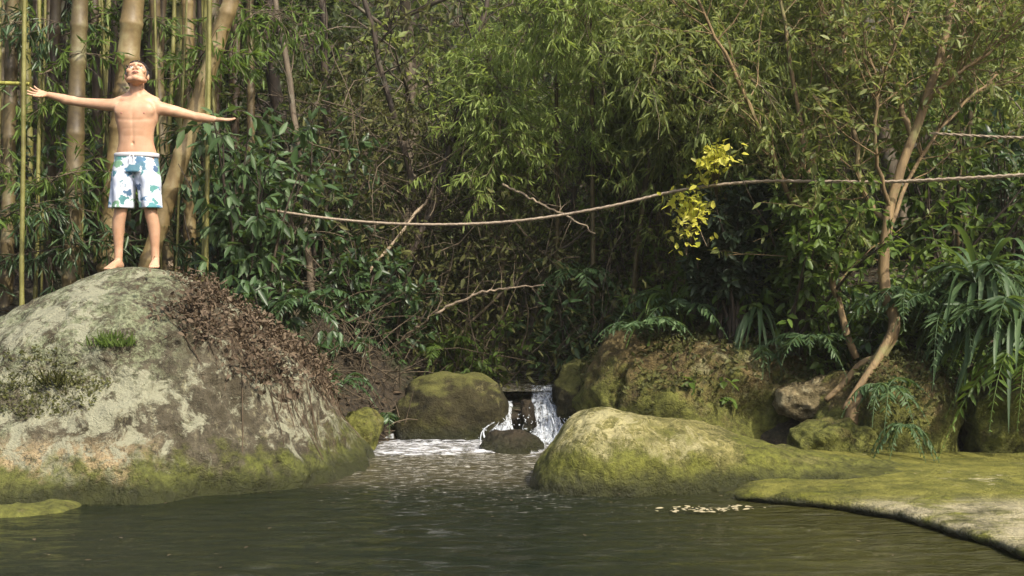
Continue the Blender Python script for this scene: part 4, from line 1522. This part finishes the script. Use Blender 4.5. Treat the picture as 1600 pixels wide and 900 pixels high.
make_shrub('understory_shrub', rng, rock_at(1165, 12.0), .75, .5, 18, 11, .28, 9, (.06, .13), (.34, .5), M['leaf_mid'], M['bark_dark'],
           'mid green leafy shrub under the dark columnar bush', drop=.35, t0=.25)
make_shrub('understory_shrub', rng, rock_at(1310, 11.7), 1.0, .42, 18, 11, .28, 9, (.06, .13), (.34, .5), M['leaf_mid'], M['bark_dark'],
           'mid green leafy shrub between the two stems of the leaning tree', drop=.35, t0=.25)
make_shrub('understory_shrub', rng, rock_at(1450, 11.5), 1.2, .45, 18, 11, .28, 9, (.07, .14), (.34, .5), M['leaf_mid'], M['bark_dark'],
           'mid green leafy shrub right of the leaning trunk behind the ferns', drop=.35, t0=.25)
sr = np.random.default_rng(3)
for cx, cy, d, n, w, h, lab in ((1117, 245, 11.05, 20, .10, .10, 'small bright yellow cluster of leaves above the end of the sagging rope'),
                                (1080, 328, 11.2, 34, .19, .28, 'larger cluster of yellow leaves under the sagging rope beside the black bush')):
    base = ground_at(cx + 10, 12.9)
    c = P(cx, cy, d) - base
    root = empty('yellow_plant', tuple(base))
    ms, mc = MB(), MB()
    ms.tube(bez([(0, 0, 0), c * .45 + [.03, 0, 0], c * .8], 10), np.linspace(.014, .008, 10), 6)
    tw = []
    for k in range(n):
        tip = c + np.array([sr.normal() * w * .45, sr.normal() * .1, sr.normal() * h * .45])
        b = bez([c * .78 + [0, 0, -.02], c * .6 + tip * .35, tip * .93 + sr.normal(size=3) * .03, tip], 12)
        ms.tube(b, np.linspace(.006, .003, 12), 5, cap=False)
        tw.append(b[-3:])
    leafy(sr, mc, tw, 8, (.04, .10), (.4, .65), .9, .2, off=.05)
    ms.build('stem', M['twig'], root)
    mc.build('foliage', M['leaf_yellow'], root)
    tag(root, lab, 'plant')

# ------------------------------------------------------------------ right hand tree with orange bark
rng = np.random.default_rng(33)


def px_path(pts):
    return np.array([P(a, b, d) for a, b, d in pts])


def multi_tree():
    main = px_path([(1318, 705, 10.75), (1336, 640, 10.75), (1362, 575, 10.8), (1396, 515, 10.9), (1382, 440, 10.95), (1388, 340, 11.0), (1418, 235, 11.05), (1458, 125, 11.1), (1488, 0, 11.2), (1500, -160, 11.3)])
    base = main[0].copy()
    root = empty('leaning_tree', tuple(base))
    mt = MB()
    p = bez(main - base, 40)
    p[2:] += rng.normal(size=(38, 3)) * .006
    mt.tube(p, np.interp(np.linspace(0, 1, 40), [0, .06, .25, .6, 1], [.080, .066, .055, .045, .028]), 12)
    # buttress root and side root
    for r in ([(1396, 515, 10.9), (1372, 560, 10.72), (1345, 600, 10.6), (1318, 640, 10.55)], [(1372, 560, 10.85), (1345, 570, 10.95), (1318, 600, 11.0), (1290, 625, 10.95)]):
        mt.tube(bez(px_path(r) - base, 14), np.linspace(.042, .024, 14), 9)
    mt.build('trunk', M['bark_orange'], root)
    limb_defs = [
        ([(1388, 350, 11.0), (1352, 300, 11.2), (1330, 180, 11.4), (1318, 40, 11.5), (1312, -120, 11.6)], .028),
        ([(1338, 560, 11.1), (1312, 480, 11.2), (1296, 430, 11.25), (1272, 350, 11.3), (1258, 290, 11.4), (1250, 190, 11.5), (1228, 60, 11.6), (1200, -100, 11.7)], .034),
        ([(1272, 352, 11.3), (1235, 310, 11.2), (1195, 220, 11.1), (1155, 130, 11.0), (1110, 40, 10.9), (1060, -60, 10.9)], .026),
        ([(1440, 165, 11.08), (1490, 120, 10.9), (1545, 80, 10.8), (1620, 20, 10.7)], .024),
        ([(1425, 215, 11.05), (1400, 140, 11.2), (1392, 40, 11.4), (1400, -100, 11.5)], .03),
        ([(1388, 360, 11.0), (1420, 280, 11.3), (1462, 210, 11.6), (1520, 150, 11.8), (1590, 90, 12)], .022),
        ([(1392, 330, 11.0), (1368, 230, 10.8), (1376, 130, 10.7), (1420, 20, 10.6)], .02),
        ([(1255, 290, 11.4), (1290, 200, 11.6), (1296, 90, 11.7), (1280, -40, 11.8)], .02),
        ([(1460, 120, 11.1), (1520, 30, 11.3), (1560, -60, 11.4)], .02)]
    limbs = []
    for k, (pts, r) in enumerate(limb_defs):
        b = bez(px_path(pts) - base, 18)
        b[1:-1] += rng.normal(size=(16, 3)) * .008
        m = MB()
        m.tube(b, np.linspace(r, r * .45, 18), 8)
        m.build('branch', M['bark_orange'], root)
        limbs.append(b)
    ml = MB()
    subs = twigs_on(rng, limbs, 22, .95, .007, ml, .45, .35, .0, .2, 6, sides=5)
    tws = twigs_on(rng, subs, 6, .36, .003, ml, .1, .4, -.04, .2, 4)
    ml.build('twigs', M['bark_orange'], root)
    mc = MB()
    leafy(rng, mc, tws, 9, (.04, .11), (.30, .45), .9, .3)
    mc.build('crown', M['leaf_tree'], root)
    tag(root, 'slender leaning tree with orange brown bark rooted on the bank rocks', 'tree')


multi_tree()

# ------------------------------------------------------------------ feathery bamboo arching over the stream
rng = np.random.default_rng(44)
for k in range(30):
    right = k >= 26
    bx = rng.uniform(1440, 1640) if right else (rng.uniform(960, 1260) if k % 3 == 0 else rng.uniform(680, 1150))
    d = rng.uniform(13.4, 15.0) if k % 2 else rng.uniform(14.8, 17.5)
    g = ground_at(bx, d)
    side = rng.uniform(-.7, .9)
    h = rng.uniform(4.4, 5.6) if right else rng.uniform(3.7, 5.4)
    tip = np.array([g[0] + side * 1.6, d - rng.uniform(1.0, 2.6), h - rng.uniform(.5, 1.5)])
    path = bez([g, [g[0] + side * .25, d - .1, g[2] + h * .45], [g[0] + side * .8, d - .7, h * .98], tip], 22)
    root = empty('feathery_bamboo', tuple(g))
    m = MB()
    lp = path - g
    m.tube(lp, np.linspace(.034, .008, 22), 8)
    mc = MB()
    subs = twigs_on(rng, [lp], 50, .8, .005, m, -.05, .3, -.10, .34, 6)
    tws = twigs_on(rng, subs, 5, .38, .0025, m, -.1, .4, -.10, .1, 4)
    leafy(rng, mc, tws, 13, (.07, .14), (.13, .21), .8, .5, droop=.2)
    m.build('stem', M['bamboo_brown'] if k % 2 else M['bamboo_green'], root)
    mc.build('foliage', M['leaf_bright'] if (right or (bx < 960 and k % 3 < 2)) else M['leaf_fine'], root)
    if right:
        tag(root, 'bright green feathery bamboo arching high behind the leaning tree', 'bamboo', 'bright feathery bamboo behind the leaning tree')
    else:
        tag(root, 'arching stem of feathery olive green bamboo above the stream', 'bamboo', 'feathery bamboo arching over the stream')

# ------------------------------------------------------------------ thicket of leaning stems behind the stream
rng = np.random.default_rng(55)
stems = [
    ((505, 535, 12.8), (590, 410, 13.2), (660, 320, 13.6), (700, 240, 14), .022, 'twig_pale', 'slender pale stem slanting up from the huge boulder to the rope'),
    ((545, 560, 13.4), (640, 400, 13.6), (690, 280, 13.8), (730, 120, 14), .05, 'bark_dark', 'dark slanting trunk crossing behind the lowest part of the rope'),
    ((610, 580, 14.0), (650, 430, 14.0), (645, 300, 14.0), (600, 120, 14), .05, 'bark_dark', 'upright dark trunk in the middle of the brown thicket'),
    ((560, 560, 14.5), (540, 420, 14.5), (520, 300, 14.5), (505, 60, 14.6), .07, 'bark_dark', 'thick dark trunk left in the shade behind the rope end'),
    ((700, 545, 13.6), (770, 470, 13.6), (860, 400, 13.7), (960, 330, 13.8), .020, 'twig', 'thin brown stem slanting right below the rope above the stream boulder'),
    ((680, 490, 12.6), (725, 468, 12.5), (775, 452, 12.5), (850, 445, 12.6), .014, 'twig_pale', 'bare pale twig reaching level over the stream boulder'),
    ((785, 288, 13.0), (830, 310, 12.9), (872, 332, 12.8), (930, 365, 12.7), .014, 'twig_pale', 'short pale branch crossing the rope at a steep angle'),
    ((590, 560, 13.0), (640, 520, 12.9), (668, 500, 12.8), (690, 470, 12.8), .014, 'twig', 'short bent twig above the stream boulder'),
    ((820, 560, 14.6), (850, 430, 14.6), (900, 300, 14.7), (930, 150, 14.8), .05, 'bark_grey', 'grey trunk rising behind the waterfall'),
    ((1010, 520, 14.0), (990, 400, 14.2), (960, 280, 14.4), (940, 120, 14.6), .045, 'bark_dark', 'dark trunk among the green shrubs left of the yellow leaves'),
    ((740, 560, 15), (720, 420, 15), (745, 300, 15), (800, 120, 15.1), .06, 'bark_dark', 'dark trunk far back above the stream'),
    ((500, 560, 13.1), (480, 400, 13.3), (470, 260, 13.4), (440, 60, 13.6), .05, 'bark_grey', 'grey trunk just right of the glossy leaved shrub'),
]
for a, b, c, e, r, mt, lab in stems:
    pts = px_path([a, b, c, e])
    g = float(terr(pts[:1, 0], pts[:1, 1])[0]) - .08
    dirv = pts[0] - pts[1]
    p0 = pts[0].copy()
    if r > .014:
        p0 = pts[0] + dirv / max(.2, -dirv[2]) * max(0.0, pts[0][2] - g) * 1.0
        ext = pts[-1] + (pts[-1] - pts[-2]) * 1.2
        pts = np.concatenate([[p0], pts, [ext]])
    base = pts[0].copy()
    root = empty('bare_branch' if r < .04 else 'thicket_tree', tuple(base))
    p = bez(pts - base, 24)
    p[1:-1] += rng.normal(size=(22, 3)) * .010
    m = MB()
    m.tube(p, np.linspace(r, r * .55, 24), 8)
    if r >= .04:
        subs = twigs_on(rng, [p], 18, 1.0, .010, m, .25, .35, -.03, .3, 6, sides=5)
        tws = twigs_on(rng, subs, 5, .4, .004, m, .05, .4, -.05, .2, 4)
        mc = MB()
        leafy(rng, mc, tws, 9, (.06, .13), (.24, .4), .9, .35)
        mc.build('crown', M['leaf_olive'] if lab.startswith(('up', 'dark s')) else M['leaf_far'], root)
        m.build('trunk', M[mt], root)
    else:
        twigs_on(rng, [p], 5, .28, .004, m, .3, .3, 0, .3, 4)
        m.build('stem', M[mt], root)
    tag(root, lab, 'tree' if r >= .04 else 'branch')

# fine brown twigs and hanging dry stems that nobody could count
mb = MB()
for k in range(1000):
    px_, d = rng.uniform(470, 1080), rng.uniform(13.0, 16.5)
    x = (px_ - 800) / FPX * d
    g = float(terr(np.array([x]), np.array([d]), False)[0])
    z = g + rng.uniform(0, 2.3)
    v = np.array([rng.normal() * .55, rng.normal() * .4, rng.normal() * .5 + .35])
    b = grow_branch(rng, [x, d, z], v, rng.uniform(.35, 1.3), .005, 5, .35, rng.choice([-.12, -.03, .0]))
    mb.tube(b, np.linspace(rng.uniform(.004, .010), .002, 5), 4, cap=False)
for k in range(180):
    px_, d = rng.uniform(490, 640), rng.uniform(11.9, 13.2)
    x = (px_ - 800) / FPX * d
    g = float(terr(np.array([x]), np.array([d]), False)[0])
    b = grow_branch(rng, [x, d, g + rng.uniform(-.02, .35)], [rng.normal() * .6, rng.normal() * .5, rng.uniform(-.1, .9)], rng.uniform(.25, .8), .005, 5, .35, rng.choice([-.12, -.03, .0]))
    mb.tube(b, np.linspace(rng.uniform(.004, .009), .002, 5), 4, cap=False)
tag(mb.build('thicket_twigs', M['twig']), 'tangle of dry brown twigs behind the stream', 'twigs', kind='stuff')
mb = MB()
n = 26000
px_, d = rng.uniform(450, 1120, n), rng.uniform(13.0, 17.0, n)
x = (px_ - 800) / FPX * d
z = terr(x, d, False) + rng.uniform(0, 1, n) ** 1.3 * 2.6
keep = (fbm(np.stack([x, d, z], -1), 1.3, 3, 61) > -.15)
p = np.stack([x, d, z], -1)[keep]
n = len(p)
f = nrm(rvec(rng, n) + [0, 0, -.5])
l = rng.uniform(.05, .13, n)
mb.leaves(p, f, nrm(rvec(rng, n) + [0, 0, .8]), l, l * rng.uniform(.2, .4, n))
tag(mb.build('thicket_leaves', M['leaf_olive']), 'brown and olive leaves caught in the twig thicket behind the stream', 'leaves', kind='stuff')

# ------------------------------------------------------------------ background trees on the slope
rng = np.random.default_rng(66)
bg = [(-60, 17.5), (90, 18.5), (260, 17), (400, 18), (520, 16.8), (640, 18.5), (790, 19), (930, 18), (1060, 19), (1180, 17), (1300, 18.5), (1420, 16.2), (1540, 17.2), (1660, 16)]
for k, (px_, d) in enumerate(bg):
    g = ground_at(px_, d)
    h = rng.uniform(5.5, 7.5)
    kind = 0 if px_ < 640 else (1 if px_ < 1200 else 2)
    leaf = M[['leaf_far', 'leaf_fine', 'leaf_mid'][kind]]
    if px_ > 1450:
        leaf = M['leaf_bright']
    make_tree('forest_tree', rng, [g, g + [rng.normal() * .3, 0, h * .5], g + [rng.normal() * .6, -.3, h]], rng.uniform(.09, .16), .04,
              13, 1.9, 6, .95, 3, .42, 12, (.09, .19), (.26, .4), leaf, M['bark_dark'] if kind == 0 else M['bark_grey'],
              ['tall dark forest tree far back behind the bamboo and the thicket', 'tall olive green forest tree far back above the stream',
               'tall bright green forest tree far back beyond the leaning tree'][kind], 'tree', 'forest trees on the slope', t0=.16, up=.05, gravity=-.02)

# undergrowth that covers the slope
mb = MB()
n = 110000
y = 15.5 + 17 * rng.uniform(0, 1, n) ** 1.1
x = rng.uniform(-1, 1, n) * (y * .52 + 2)
p = np.stack([x, y, terr(x, y)], -1)
hgt = np.clip(.7 + .9 * fbm(p * [1, 1, 0], .55, 3, 81), .12, 2.2)
p[:, 2] += rng.uniform(0, 1, n) ** .7 * hgt
p = p[np.abs(x - .15) > .0]
n = len(p)
l = rng.uniform(.12, .28, n)
mb.leaves(p, nrm(rvec(rng, n) + [0, -.3, -.35]), nrm(rvec(rng, n) * .8 + [0, -.4, 1]), l, l * rng.uniform(.28, .45, n))
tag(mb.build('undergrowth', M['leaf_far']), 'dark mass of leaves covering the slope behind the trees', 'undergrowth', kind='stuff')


# ------------------------------------------------------------------ ferns on the right bank
def make_fern(rng, base, n, length, pin, leaf, label, az=(0, 2 * math.pi), rise=(.2, .9), sag=.8, wid=.22, group=None):
    root = empty('fern', tuple(base))
    for k in range(n):
        a = az[0] + (az[1] - az[0]) * (k + rng.uniform(0, .9)) / n
        L = length * rng.uniform(.7, 1.15)
        e = rng.uniform(*rise)
        h = np.array([math.cos(a), math.sin(a), 0])
        t = np.linspace(0, 1, 12)
        path = np.array([-h[1], h[0], 0]) * (L * rng.normal() * .22 * t ** 2)[:, None] + h * (L * .85 * t)[:, None] + np.array([0, 0, 1.0]) * (L * (e * t - sag * t ** 2.2))[:, None]
        m = MB()
        m.tube(path, np.linspace(.007, .002, 12), 5, cap=False)
        q = np.repeat(np.linspace(.14, .985, pin), 2)
        sgn = np.tile([1.0, -1.0], pin)
        p, d = along(path, q)
        side = nrm(np.cross(d, [0, 0, 1.0]))
        f = nrm(side * sgn[:, None] * .85 + d * .55 + np.array([0, 0, -.25]) + rng.normal(size=p.shape) * .20)
        l = L * wid * np.sin(np.clip(q * 1.06, 0, 1) * math.pi * .93 + .18).clip(.15) * rng.uniform(.7, 1.15, len(q))
        m.leaves(p, f, np.broadcast_to([0, 0, 1.0], p.shape) + .45 * rng.normal(size=p.shape), l, l * .19 + .006, .05, .2)
        m.build('frond', leaf, root)
    tag(root, label, 'fern', group)


rng = np.random.default_rng(77)


def make_strap(rng, base, n, length, wid, leaf, label, az=(0, 2 * math.pi)):
    root = empty('strap_plant', tuple(base))
    m = MB()
    for k in range(n):
        a = az[0] + (az[1] - az[0]) * rng.uniform()
        L = length * rng.uniform(.6, 1.15)
        e, sag = rng.uniform(.5, 1.5), rng.uniform(.9, 1.9)
        h = np.array([math.cos(a), math.sin(a), 0])
        t = np.linspace(0, 1, 12)
        path = np.array([-h[1], h[0], 0]) * (L * rng.normal() * .18 * t ** 2)[:, None] + h * (L * .7 * t)[:, None] + np.array([0, 0, 1.0]) * (L * (e * t - sag * t ** 2.1))[:, None]
        w = wid * rng.uniform(.7, 1.2) * np.sin(np.clip(t * .93 + .07, 0, 1) * math.pi) ** .7 + .002
        d = nrm(np.gradient(path, axis=0))
        s_ = nrm(np.cross(d, [0, 0, 1.0]) + rng.normal(size=3) * .15)
        u = np.cross(s_, d)
        m.grid(np.stack([path + s_ * w[:, None] * .5 + u * w[:, None] * .2, path, path - s_ * w[:, None] * .5 + u * w[:, None] * .2], 1))
    m.build('leaves', leaf, root)
    tag(root, label, 'plant')


make_strap(rng, P(1530, 455, 10.7), 46, .95, .055, M['leaf_blue'], 'dark plant of long arching strap leaves above the big hanging ferns')
make_strap(rng, P(1590, 520, 10.3), 40, .9, .05, M['leaf_blue'], 'plant of long drooping strap leaves over the back corner of the ledge')
make_strap(rng, P(1180, 500, 11.7), 30, .6, .04, M['leaf_blue'], 'strap leaved plant on top of the wide brown boulder')
make_strap(rng, P(1050, 480, 12.1), 26, .6, .035, M['leaf_mid'], 'grassy strap leaved plant under the yellow leaves on the bank')


def on_rock(px, d, dz=-.02):
    x = (px - 800) / FPX * d
    z, _ = ground_z(x, d)
    return np.array([x, d, z + dz])


FB, FD = M['leaf_blue'], M['leaf_mid']
make_fern(rng, P(1480, 505, 10.8), 13, .80, 20, FB, 'big blue green fern spilling over the rounded brown boulder', rise=(.5, 1.3), sag=1.3)
make_fern(rng, P(1575, 540, 10.5), 14, .95, 22, FB, 'largest hanging fern behind the green ledge right of the rounded boulder', rise=(.6, 1.4), sag=1.35)
make_fern(rng, P(1540, 440, 10.9), 12, .95, 20, FB, 'high fern with arching fronds above the hanging ferns', rise=(.1, .8), sag=.9)
make_fern(rng, P(1430, 470, 11.0), 11, .75, 18, FB, 'fern right beside the trunk of the leaning tree', rise=(.3, .9), sag=1.0)
make_fern(rng, P(1385, 610, 10.2), 11, .42, 16, FB, 'small fern between the tree roots and the rounded boulder', rise=(.3, .9), sag=1.1)
make_fern(rng, P(1412, 665, 9.95), 8, .36, 14, FB, 'small drooping fern hanging low over the green ledge', rise=(.1, .5), sag=1.5)
make_fern(rng, P(1600, 560, 10.2), 12, .9, 20, FD, 'green fern at the back corner of the ledge', rise=(.3, 1.0), sag=1.2)
make_fern(rng, P(1270, 535, 11.2), 12, .55, 16, FB, 'blue green fern on the bank left of the tree trunk', rise=(.2, .8), sag=1.0)
make_fern(rng, P(1000, 515, 11.6), 10, .60, 16, FB, 'pale fern on the mossy boulder right of the waterfall', rise=(.3, .8), sag=.8)
make_fern(rng, P(1065, 490, 12.0), 12, .75, 18, FB, 'arching fern on the bank under the yellow leaves', rise=(.5, 1.1), sag=.9)
make_fern(rng, P(900, 430, 13.4), 12, .75, 18, FB, 'fern in the shade beyond the waterfall under the rope', rise=(.2, .9), sag=.9)
make_fern(rng, P(465, 480, 11.4), 10, .6, 16, M['leaf_dark'], 'dark fern behind the right flank of the huge boulder', rise=(.3, .9), sag=.9)
make_fern(rng, P(535, 600, 11.2), 9, .38, 14, M['leaf_dark'], 'small dark fern at the foot of the huge boulder beside the stream', rise=(.3, .9), sag=1.0)
make_fern(rng, P(690, 545, 13.2), 11, .5, 16, M['leaf_mid'], 'fern on the shaded rocks behind the stream boulder', rise=(.3, .9), sag=.9)

for px_, py_, d_, n_, l_, lab in ((590, 560, 12.2, 11, .5, 'fern on the soil slope between the huge boulder and the stream boulder'),
                                  (540, 520, 12.6, 11, .6, 'fern high on the soil slope right of the huge boulder'),
                                  (1500, 520, 11.6, 13, .8, 'fern in the shade behind the big hanging ferns'),
                                  (1570, 500, 11.9, 13, .9, 'fern at the end of the rope above the hanging ferns'),
                                  (1330, 500, 11.5, 10, .5, 'small fern on the bank just left of the tree trunk'),
                                  (1180, 545, 11.6, 10, .5, 'fern in the middle of the wide brown boulder')):
    make_fern(rng, on_rock(px_, d_), n_, l_, 16, FB if px_ > 700 else M['leaf_dark'], lab, rise=(.3, .9), sag=.95)
for px_, d_, h_, lab in ((560, 13.0, 1.0, 'dark leafy plant on the slope under the slanting pale stem'), (610, 13.2, .9, 'dark leafy plant behind the left end of the stream boulder'),
                         (1420, 11.7, 1.0, 'broad leaved green plant just right of the leaning trunk'), (1510, 11.9, 1.2, 'broad leaved dark plant behind the big hanging ferns'),
                         (1040, 12.6, 1.2, 'broad leaved green plant under the larger yellow cluster')):
    make_shrub('understory_shrub', rng, ground_at(px_, d_), h_, .5, 14, 8, .28, 9, (.07, .15), (.32, .46), M['leaf_mid'] if px_ > 1000 else M['leaf_dark'], M['bark_dark'], lab)

# ------------------------------------------------------------------ growth on the stones
rng = np.random.default_rng(88)


def scatter_on(bv, n, xr, yr, test=None):
    out, nn = [], []
    while len(out) < n:
        x, y = rng.uniform(*xr), rng.uniform(*yr)
        h = bv.ray_cast(Vector((x, y, 5)), Vector((0, 0, -1)))
        if h[0] is None or (test and not test(h[0], h[1])):
            continue
        out.append(h[0][:])
        nn.append(h[1][:])
    return np.array(out), np.array(nn)


def flank(p, n):
    # the brown creeper lies behind and right of the crest line
    u = p.x + (p.z - 1.6) * .62
    k = fbm(np.array([[p.x, p.y, p.z]]), 3.0, 4, 5)[0] * .30
    return fbm(np.array([[p.x, p.y, p.z]]), 5.0, 3, 15)[0] > -.45 + .9 * rng.uniform() - .35 and u + rng.normal() * .10 > -2.74 + .0 + k + max(0, 1.25 - p.z) * .75 and p.z > .42 and p.y < 11.6


p, nn = scatter_on(BVB, 8000, (-2.95, -1.0), (8.8, 11.6), flank)
mb = MB()
l = rng.uniform(.02, .06, len(p))
mb.leaves(p + nn * rng.uniform(0, 1, (len(p), 1)) ** 2 * .13, nrm(rvec(rng, len(p)) + nn * .3 + [.2, -.2, -.4]), nrm(nn + rvec(rng, len(p)) * .6), l, l * rng.uniform(.3, .6, len(p)))
for k in range(260):
    i = rng.integers(len(p))
    b = grow_branch(rng, p[i], nrm(np.array([.45, -.35, -.6]) + rvec(rng, 1)[0] * .8), rng.uniform(.1, .35), .003, 5, .3, 0)
    b = np.array([[q[0], q[1], ground_z(q[0], q[1], BVB)[0] + .015 + .02 * math.sin(j)] for j, q in enumerate(b)])
    mb.tube(b, .0035, 4, cap=False)
tag(mb.build('creeper', M['leaf_brown']), 'dry brown creeper and leaf litter covering the right shoulder of the huge boulder', 'creeper', kind='stuff')

# small moss and herb carpet on the left face, and on the bank stones
def patch(cx, cz, r):
    return lambda p, n: (((p.x - cx) / r[0]) ** 2 + ((p.z - cz) / r[1]) ** 2) < 1 + .7 * vnoise(np.array([[p.x * 5, p.y * 5, p.z * 5]]), 9)[0]


p, nn = scatter_on(BVB, 1500, (-4.4, -2.9), (8.3, 10.2), patch(-3.42, .80, (.42, .24)))
mb = MB()
l = rng.uniform(.012, .035, len(p))
mb.leaves(p + nn * rng.uniform(0, .03, (len(p), 1)), nrm(rvec(rng, len(p)) + nn * .8), nrm(nn + rvec(rng, len(p)) * .6), l, l * rng.uniform(.3, .6, len(p)))
tag(mb.build('moss_mat', M['leaf_olive']), 'olive brown mat of moss and small leaves on the face of the huge boulder', 'moss', kind='stuff')
p, nn = scatter_on(bvh_of([bank_rock]), 5200, (.4, 3.4), (11.2, 13.2), lambda p, n: p.z > .1)
p2, n2 = scatter_on(bvh_of([round_rock]), 1500, (2.7, 4.2), (10.0, 11.6), lambda p, n: p.z > .35)
p, nn = np.concatenate([p, p2]), np.concatenate([nn, n2])
mb = MB()
l = rng.uniform(.03, .08, len(p))
mb.leaves(p + nn * rng.uniform(0, .07, (len(p), 1)), nrm(rvec(rng, len(p)) + nn * .4 + [0, -.2, -.5]), nrm(nn + rvec(rng, len(p)) * .6), l, l * rng.uniform(.25, .5, len(p)))
tag(mb.build('bank_moss', M['leaf_olive']), 'brown and olive moss and small leaves hanging over the bank boulders', 'moss', kind='stuff')


def tuft(px, py, d, n, h, label, leaf=None):
    g = BVB.ray_cast(Vector((0, 0, CAM_Z)), Vector(P(px, py, d) - np.array([0, 0, CAM_Z])).normalized())[0]
    root = empty('grass_tuft', tuple(g))
    m = MB()
    q = np.zeros((n, 3))
    q[:, :2] = rng.normal(size=(n, 2)) * [.065, .05]
    q[:, 2] = -.01
    f = nrm(np.stack([rng.normal(size=n) * .4, rng.normal(size=n) * .3 - .25, np.ones(n)], -1))
    m.leaves(q, f, rvec(rng, n), rng.uniform(.4, 1.1, n) * h, .008, .1, .4)
    m.build('blades', leaf or M['grass'], root)
    tag(root, label, 'grass tuft')


tuft(176, 540, 9.5, 170, .13, 'bright green grass tuft growing in a crack high on the huge boulder')
tuft(92, 600, 9.2, 90, .13, 'small olive grass tuft lower on the huge boulder\'s mossy face', M['leaf_olive'])

# fallen leaves on the banks
mb = MB()
n = 14000
x, y = rng.uniform(-7, 8, n), rng.uniform(9.6, 17, n)
z = terr(x, y)
k = z > .08
p = np.stack([x, y, z + .01], -1)[k]
n = len(p)
l = rng.uniform(.05, .12, n)
mb.leaves(p, nrm(rvec(rng, n) * [1, 1, .25]), nrm(rvec(rng, n) * .4 + [0, 0, 1]), l, l * rng.uniform(.3, .5, n))
tag(mb.build('fallen_leaves', M['leaf_brown']), 'dry fallen leaves covering the soil of both banks', 'leaves', kind='stuff')

# ------------------------------------------------------------------ ropes
def rope(pts, r, label, name='rope'):
    p = bez(px_path(pts), 90)
    m = MB()
    th = np.linspace(0, np.linalg.norm(np.diff(p, axis=0), axis=1).sum() / .09 * math.pi, 90)
    for s in (0, math.pi):
        off = np.stack([0 * th, np.cos(th + s), np.sin(th + s)], -1) * r * .5
        m.tube(p + off, r * .72, 7)
    tag(m.build(name, M['rope']), label, 'rope')


rope([(380, 318, 11.95), (440, 331, 11.75), (560, 346, 11.7), (690, 351, 11.6), (820, 344, 11.5), (950, 323, 11.4), (1060, 298, 11.3), (1180, 284, 11.15),
      (1300, 284, 10.98), (1390, 284, 10.90), (1500, 279, 10.7), (1620, 272, 10.5), (1760, 262, 10.2)], .017,
     'thick pale rope sagging across the stream from the glossy shrub to the leaning tree')
rope([(1452, 208, 11.15), (1540, 213, 11.0), (1620, 215, 10.9), (1760, 214, 10.7)], .011, 'thinner upper rope running level from the leaning tree')

# pale leaves drifting on the pool
rng = np.random.default_rng(101)
mb = MB()
n = 90
c = np.array([1.36, 8.28, .022])
p = c + rng.normal(size=(n, 3)) * [.16, .06, 0]
l = rng.uniform(.025, .06, n)
mb.leaves(p, nrm(rvec(rng, n) * [1, 1, .1]), nrm(rvec(rng, n) * .2 + [0, 0, 1]), l, l * rng.uniform(.35, .6, n), .05, .05)
tag(mb.build('floating_leaves', plain('bleached leaf', (.36, .31, .19), .6)), 'pale leaves floating together on the pool in front of the yellow mossy boulder', 'leaves', kind='stuff')
mb = MB()
n = 60
p = np.stack([rng.uniform(-3.5, 2.2, n), rng.uniform(6.4, 9.0, n), np.full(n, .02)], -1)
l = rng.uniform(.02, .045, n)
mb.leaves(p, nrm(rvec(rng, n) * [1, 1, .1]), nrm(rvec(rng, n) * .2 + [0, 0, 1]), l, l * rng.uniform(.35, .6, n), .05, .05)
tag(mb.build('drifting_leaves', M['leaf_brown']), 'scattered small brown leaves drifting on the pool', 'leaves', kind='stuff')

# ------------------------------------------------------------------ air
hm = bpy.data.materials.new('humid air')
hm.use_nodes = True
for n in list(hm.node_tree.nodes):
    hm.node_tree.nodes.remove(n)
ho = hm.node_tree.nodes.new('ShaderNodeOutputMaterial')
hv = hm.node_tree.nodes.new('ShaderNodeVolumePrincipled')
hv.inputs['Color'].default_value = (.96, .95, .82, 1)
hv.inputs['Density'].default_value = .0010
hv.inputs['Anisotropy'].default_value = .2
hm.node_tree.links.new(hv.outputs[0], ho.inputs['Volume'])
mb = MB()
x0, x1, y0, y1, z0, z1 = -75., 75., -65., 95., -8., 48.
mb.add([(x, y, z) for x in (x0, x1) for y in (y0, y1) for z in (z0, z1)],
       [(0, 1, 3, 2), (4, 6, 7, 5), (0, 4, 5, 1), (2, 3, 7, 6), (0, 2, 6, 4), (1, 5, 7, 3)])
tag(mb.build('haze', hm, None, False), 'thin humid air over the stream and the forest', 'haze', kind='stuff')
